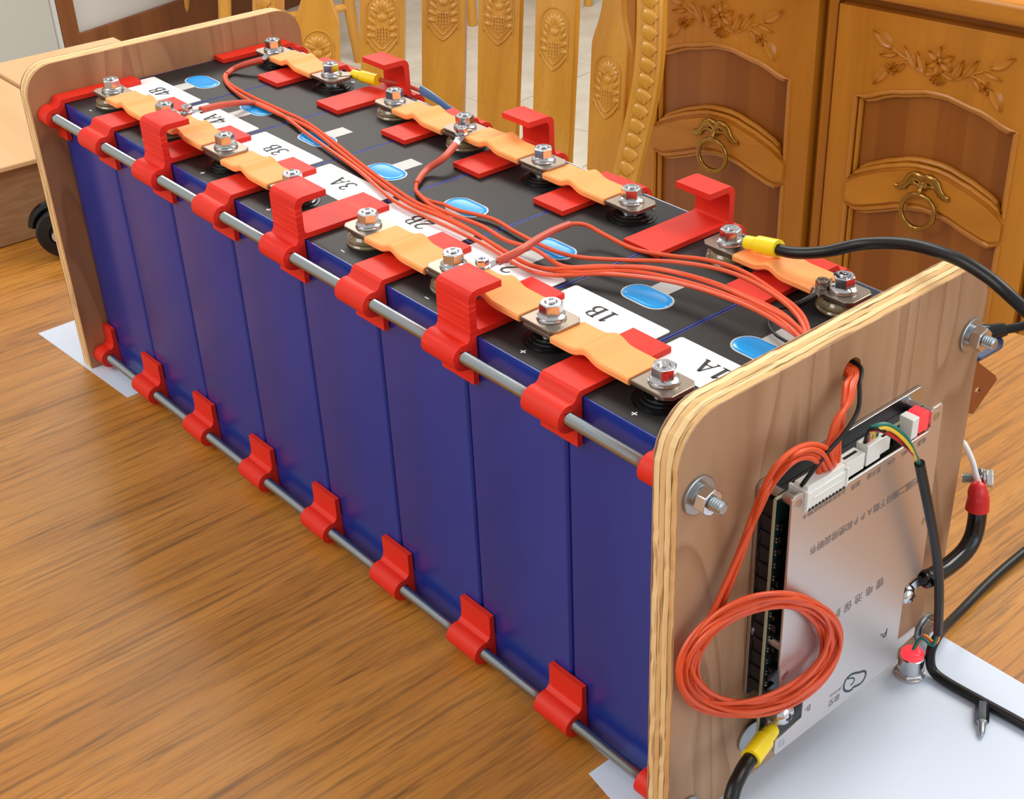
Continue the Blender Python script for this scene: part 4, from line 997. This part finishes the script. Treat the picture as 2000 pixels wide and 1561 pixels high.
lead = [((1628, 905), (1618, 880), (1590, 868), (1556, 876), (1520, 905), (1492, 950), (1468, 1010), (1440, 1085), (1412, 1150), (1392, 1200), (1370, 1250)),
        ((1622, 912), (1606, 886), (1582, 878), (1550, 890), (1516, 922), (1492, 968), (1472, 1020), (1448, 1088), (1424, 1150), (1404, 1200), (1380, 1245)),
        ((1612, 915), (1598, 893), (1576, 887), (1546, 900), (1512, 938), (1486, 985), (1466, 1035), (1436, 1100), (1406, 1165), (1382, 1215), (1352, 1275)),
        ((1606, 920), (1592, 899), (1570, 894), (1542, 908), (1508, 948), (1482, 1000), (1458, 1050), (1428, 1118), (1398, 1185), (1372, 1240), (1345, 1300))]
for k, pl in enumerate(lead):
    P = [Vector((615.2, 62 - k * 3.4, 184.3))] + [at(u_, v_, x=(617 if v_ < 920 else 611 if v_ < 1000 else 607) + (k % 2) * 1.2) for u_, v_ in pl]
    hc.part('wire_lead', tube(BM(), P, 1.2, 8, 5), m_wire)
# four-colour cable
fc_ = Thing('sensor_cable', 'thin black cable with yellow, green and red wires in front of the silver plate', 'cable', at(1795, 905, x=630))
for k, (mm_, dv, z0_) in enumerate(((m_green, -6, 92), (m_yelw, 0, 90), (m_redwire, -2, 86), (m_blackrub, -4, 84.5))):
    P = [Vector((614, z0_, 181.5)), Vector((614.5, z0_, 187)), at(1700 + k, 842 + dv, x=619 + k * .4), at(1732, 836 + dv * 1.2, x=623 + k * .5), at(1765 + (0 if k else 3), 858 + dv, x=627), at(1788, 892 + dv * .5, x=629), at(1797, 912, x=630 - k * 0.4)]
    if k > 1: P[3] = at(1728, 844, x=623); P[4] = at(1760, 865, x=626)
    fc_.part('inner_wire', tube(BM(), P, 0.95, 8, 5), mm_, label=('green', 'yellow', 'red', 'black')[k] + ' inner wire')
fc_.part('cable_sheath', tube(BM(), [at(1796, 905, x=630), at(1803, 940, x=630), at(1815, 1000, x=630), at(1826, 1060, x=629), at(1833, 1120, x=627), at(1834, 1180, x=624), at(1832, 1236, x=620)], 2.5, 12, 6), m_blackrub)
# push button standing on the paper
bc = Vector((611.5, 155.5, 0.4))
pbn = Thing('push_button_switch', 'small metal push button with glowing red back on the paper', 'switch', bc)
pbn.part('flange', lathe(BM(), [(7.6, 0), (8.2, 0.4), (8.2, 1.4), (7.4, 1.7)], bc, Z, 36), m_alu, smooth=30)
pbn.part('hex_ring', hexnut(BM(), bc + Z * 1.75, Z, 14.5, 1.8, 0.4), m_alu, smooth=20)
pbn.part('metal_body', lathe(BM(), [(6.9, 0), (6.9, 9.4), (6.4, 9.9), (5.8, 9.9)], bc + Z * 3.6, Z, 36), m_steel, smooth=30)
pbn.part('red_lens', lathe(BM(), [(6.0, 0), (6.2, 1.4), (5.4, 2.4), (3, 3.0), (0, 3.1)], bc + Z * 13.4, Z, 32), m_led, smooth=50, label='red glowing translucent back')
bt = bc + Z * 16
jn = at(1832, 1240, x=619)
for k, (mm_, o_) in enumerate(((m_yelw, 1.4), (m_green, -1.2), (m_redwire, 0.2))):
    fc_.part('inner_wire', tube(BM(), [jn + Vector((0, o_, 0)), jn + Vector((0, -3 + o_, -5)), bt + Vector((1, 6 + o_, 7)), bt + Vector((0, 1 + o_, 1))], 0.9, 8, 5), mm_, label=('yellow', 'green', 'red')[k] + ' wire to the button')
bk = Thing('black_cable', 'black round cable crossing the paper and table on the right', 'cable', at(1850, 1330, z=3))
bk.part('cable_sheath', tube(BM(), [at(2120, 985, z=4), at(2000, 1078, z=4), at(1935, 1134, z=4), at(1880, 1190, z=6), at(1846, 1225, z=12), at(1826, 1252, x=617), at(1817, 1280, x=618), at(1822, 1310, z=5), at(1852, 1334, z=3.4), at(1920, 1372, z=3.3), at(2000, 1416, z=3.3), at(2110, 1480, z=3.3)], 2.7, 12, 6), m_blackrub)
# thick black heat-shrunk cable with red boot
tk = Thing('power_cable', 'thick glossy black cable curving from the plate screw to a red boot', 'cable', at(1890, 1075, x=618))
lugc = Vector((613.9, p2.y, p2.z)); e_ = at(1802, 1132, x=617)
d_ = (e_ - lugc); L_ = d_.length; d_.normalize(); v_ = X.cross(d_).normalized()
tk.part('ring_lug', extr(BM(), [arc(0, 0, 5.6, 40, 320, 16) + [(L_, -3.6), (L_, 3.6)]], lugc, d_, v_, -1.0, 0.0, X), m_steel, smooth=0)
E2P = [e_, at(1818, 1128, x=618), at(1850, 1108, x=618), at(1882, 1080, x=618), at(1900, 1050, x=617), at(1908, 1015, x=616), at(1910, 985, x=615)]
tk.part('cable_sheath', tube(BM(), E2P, 4.9, 18, 6, rf=lambda t_: 0.75 if t_ < 0.06 else 1.0), m_blackgl, smooth=60)
rb = at(1912, 950, x=613)
tk.part('red_boot', tube(BM(), [E2P[-1] - Z * 3, at(1911, 972, x=614.5), at(1909, 960, x=614), rb], 5.6, 18, 4, rf=lambda t_: 1.12 - 0.36 * t_), m_redwire, smooth=60)
bo = at(1880, 937, x=598)
tb_ = Thing('terminal_bolt', 'steel bolt with nut and ring above the red boot at the far edge', 'bolt', bo)
bxl = Vector((597, bo.y + 1, bo.z)); bdir = Vector((0.8, 0.55, 0.12)).normalized()
prof = [(2.6, 0)]
for i in range(12): prof += [(2.3, i * 1.0 + 0.4), (2.8, i * 1.0 + 0.9)]
tb_.part('threaded_shank', lathe(BM(), prof + [(2.6, 16), (0, 16)], bxl, bdir, 18), m_rod, smooth=25)
tb_.part('hex_body', hexnut(BM(), bxl + bdir * 5.5, bdir, 10, 5, 0.3), m_steel, smooth=25, bevel=0.3)
tb_.part('washer', lathe(BM(), [(2.8, 0), (5.6, 0), (5.6, 1.2), (2.8, 1.2)], bxl + bdir * 10.8, bdir, 24), m_steel, smooth=30)
tb_.part('bolt_head', hexnut(BM(), bxl + bdir * 12.6, bdir, 8.6, 3.4, 0.1), m_steel, smooth=25, bevel=0.3)
finish('white_wire', tube(BM(), [Vector((560, 196, 150)), at(1868, 850, x=590), at(1884, 868, x=597), at(1899, 900, x=604), at(1907, 930, x=608), at(1911, 941, x=609)], 1.5, 10, 6), m_whitew, tag=('white wire coming down to the bolt above the red boot', 'wire'))
# bent metal bracket on the far side
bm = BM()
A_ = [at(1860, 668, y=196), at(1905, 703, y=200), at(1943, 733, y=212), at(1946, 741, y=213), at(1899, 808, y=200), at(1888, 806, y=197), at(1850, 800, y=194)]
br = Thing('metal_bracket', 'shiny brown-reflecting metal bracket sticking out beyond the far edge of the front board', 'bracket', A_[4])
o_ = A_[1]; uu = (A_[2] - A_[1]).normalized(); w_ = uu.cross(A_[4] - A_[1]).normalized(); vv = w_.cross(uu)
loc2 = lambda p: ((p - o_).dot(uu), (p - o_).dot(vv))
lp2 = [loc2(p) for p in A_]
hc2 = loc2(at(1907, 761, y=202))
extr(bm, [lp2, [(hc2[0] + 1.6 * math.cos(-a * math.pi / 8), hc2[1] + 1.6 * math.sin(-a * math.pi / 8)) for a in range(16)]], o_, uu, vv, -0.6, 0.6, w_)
br.part('bent_plate', bm, mat('steel_painted_reflection', (150, 104, 70), 0.22, 1.0), smooth=0)  # brown base colour stands in for the table's reflection in the metal
# phone-like dark device and its plug
us = Thing('dark_device', 'dark blue flat device with a black cable plug behind the upper far nut', 'device', at(1915, 690, y=215))
P0 = at(1905, 700, y=214); 
sl = [at(1896, 640, y=222), at(1946, 655, y=232), at(1957, 668, y=232), at(1955, 682, y=228), at(1912, 706, y=212), at(1890, 700, y=206)]
o_ = sl[4]; uu = (sl[1] - sl[4]).normalized(); w_ = uu.cross(sl[0] - sl[4]).normalized(); vv = w_.cross(uu)
us.part('device_body', extr(BM(), [[((p - o_).dot(uu), (p - o_).dot(vv)) for p in sl]], o_, uu, vv, -2.5, 2.5, w_), mat('dark_blue_plastic', (44, 58, 92), 0.35), smooth=0, bevel=1)
us.part('plug', tube(BM(), [at(1918, 652, y=226), at(1936, 650, y=229), at(1952, 646, y=231), at(1966, 643, y=233)], 5.0, 14, 4, rf=lambda t_: 1.1 - 0.45 * t_), m_blackgl, smooth=50)
us.part('cable_sheath', tube(BM(), [at(1962, 644, y=232), at(1985, 640, y=236), at(2010, 634, y=240), at(2080, 620, y=250)], 2.4, 12, 5), m_blackrub)
# screwdriver bit lying on the paper
b0 = at(1919, 1376, z=4.0); b1 = at(1917, 1440, z=2.0)
b0.z = 3.8; b1.z = 2.2; dd = (b1 - b0); L_ = dd.length; dd.normalize()
sbt = Thing('screwdriver_bit', 'steel screwdriver bit lying on the white paper at the right', 'tool bit', b0 - Z * 3)
sbt.part('hex_shank', hexnut(BM(), b0, dd, 6.3, L_ * 0.56, 0.1, c=0.7), mat('dark_tool_steel', (96, 98, 104), 0.35, 1.0), smooth=20)
sbt.part('tip', lathe(BM(), [(2.9, 0), (1.9, 1.8), (1.8, L_ * 0.3), (1.1, L_ * 0.4), (0.5, L_ * 0.44)], b0 + dd * (L_ * 0.56 + 0.02), dd, 16), m_rod, smooth=30)
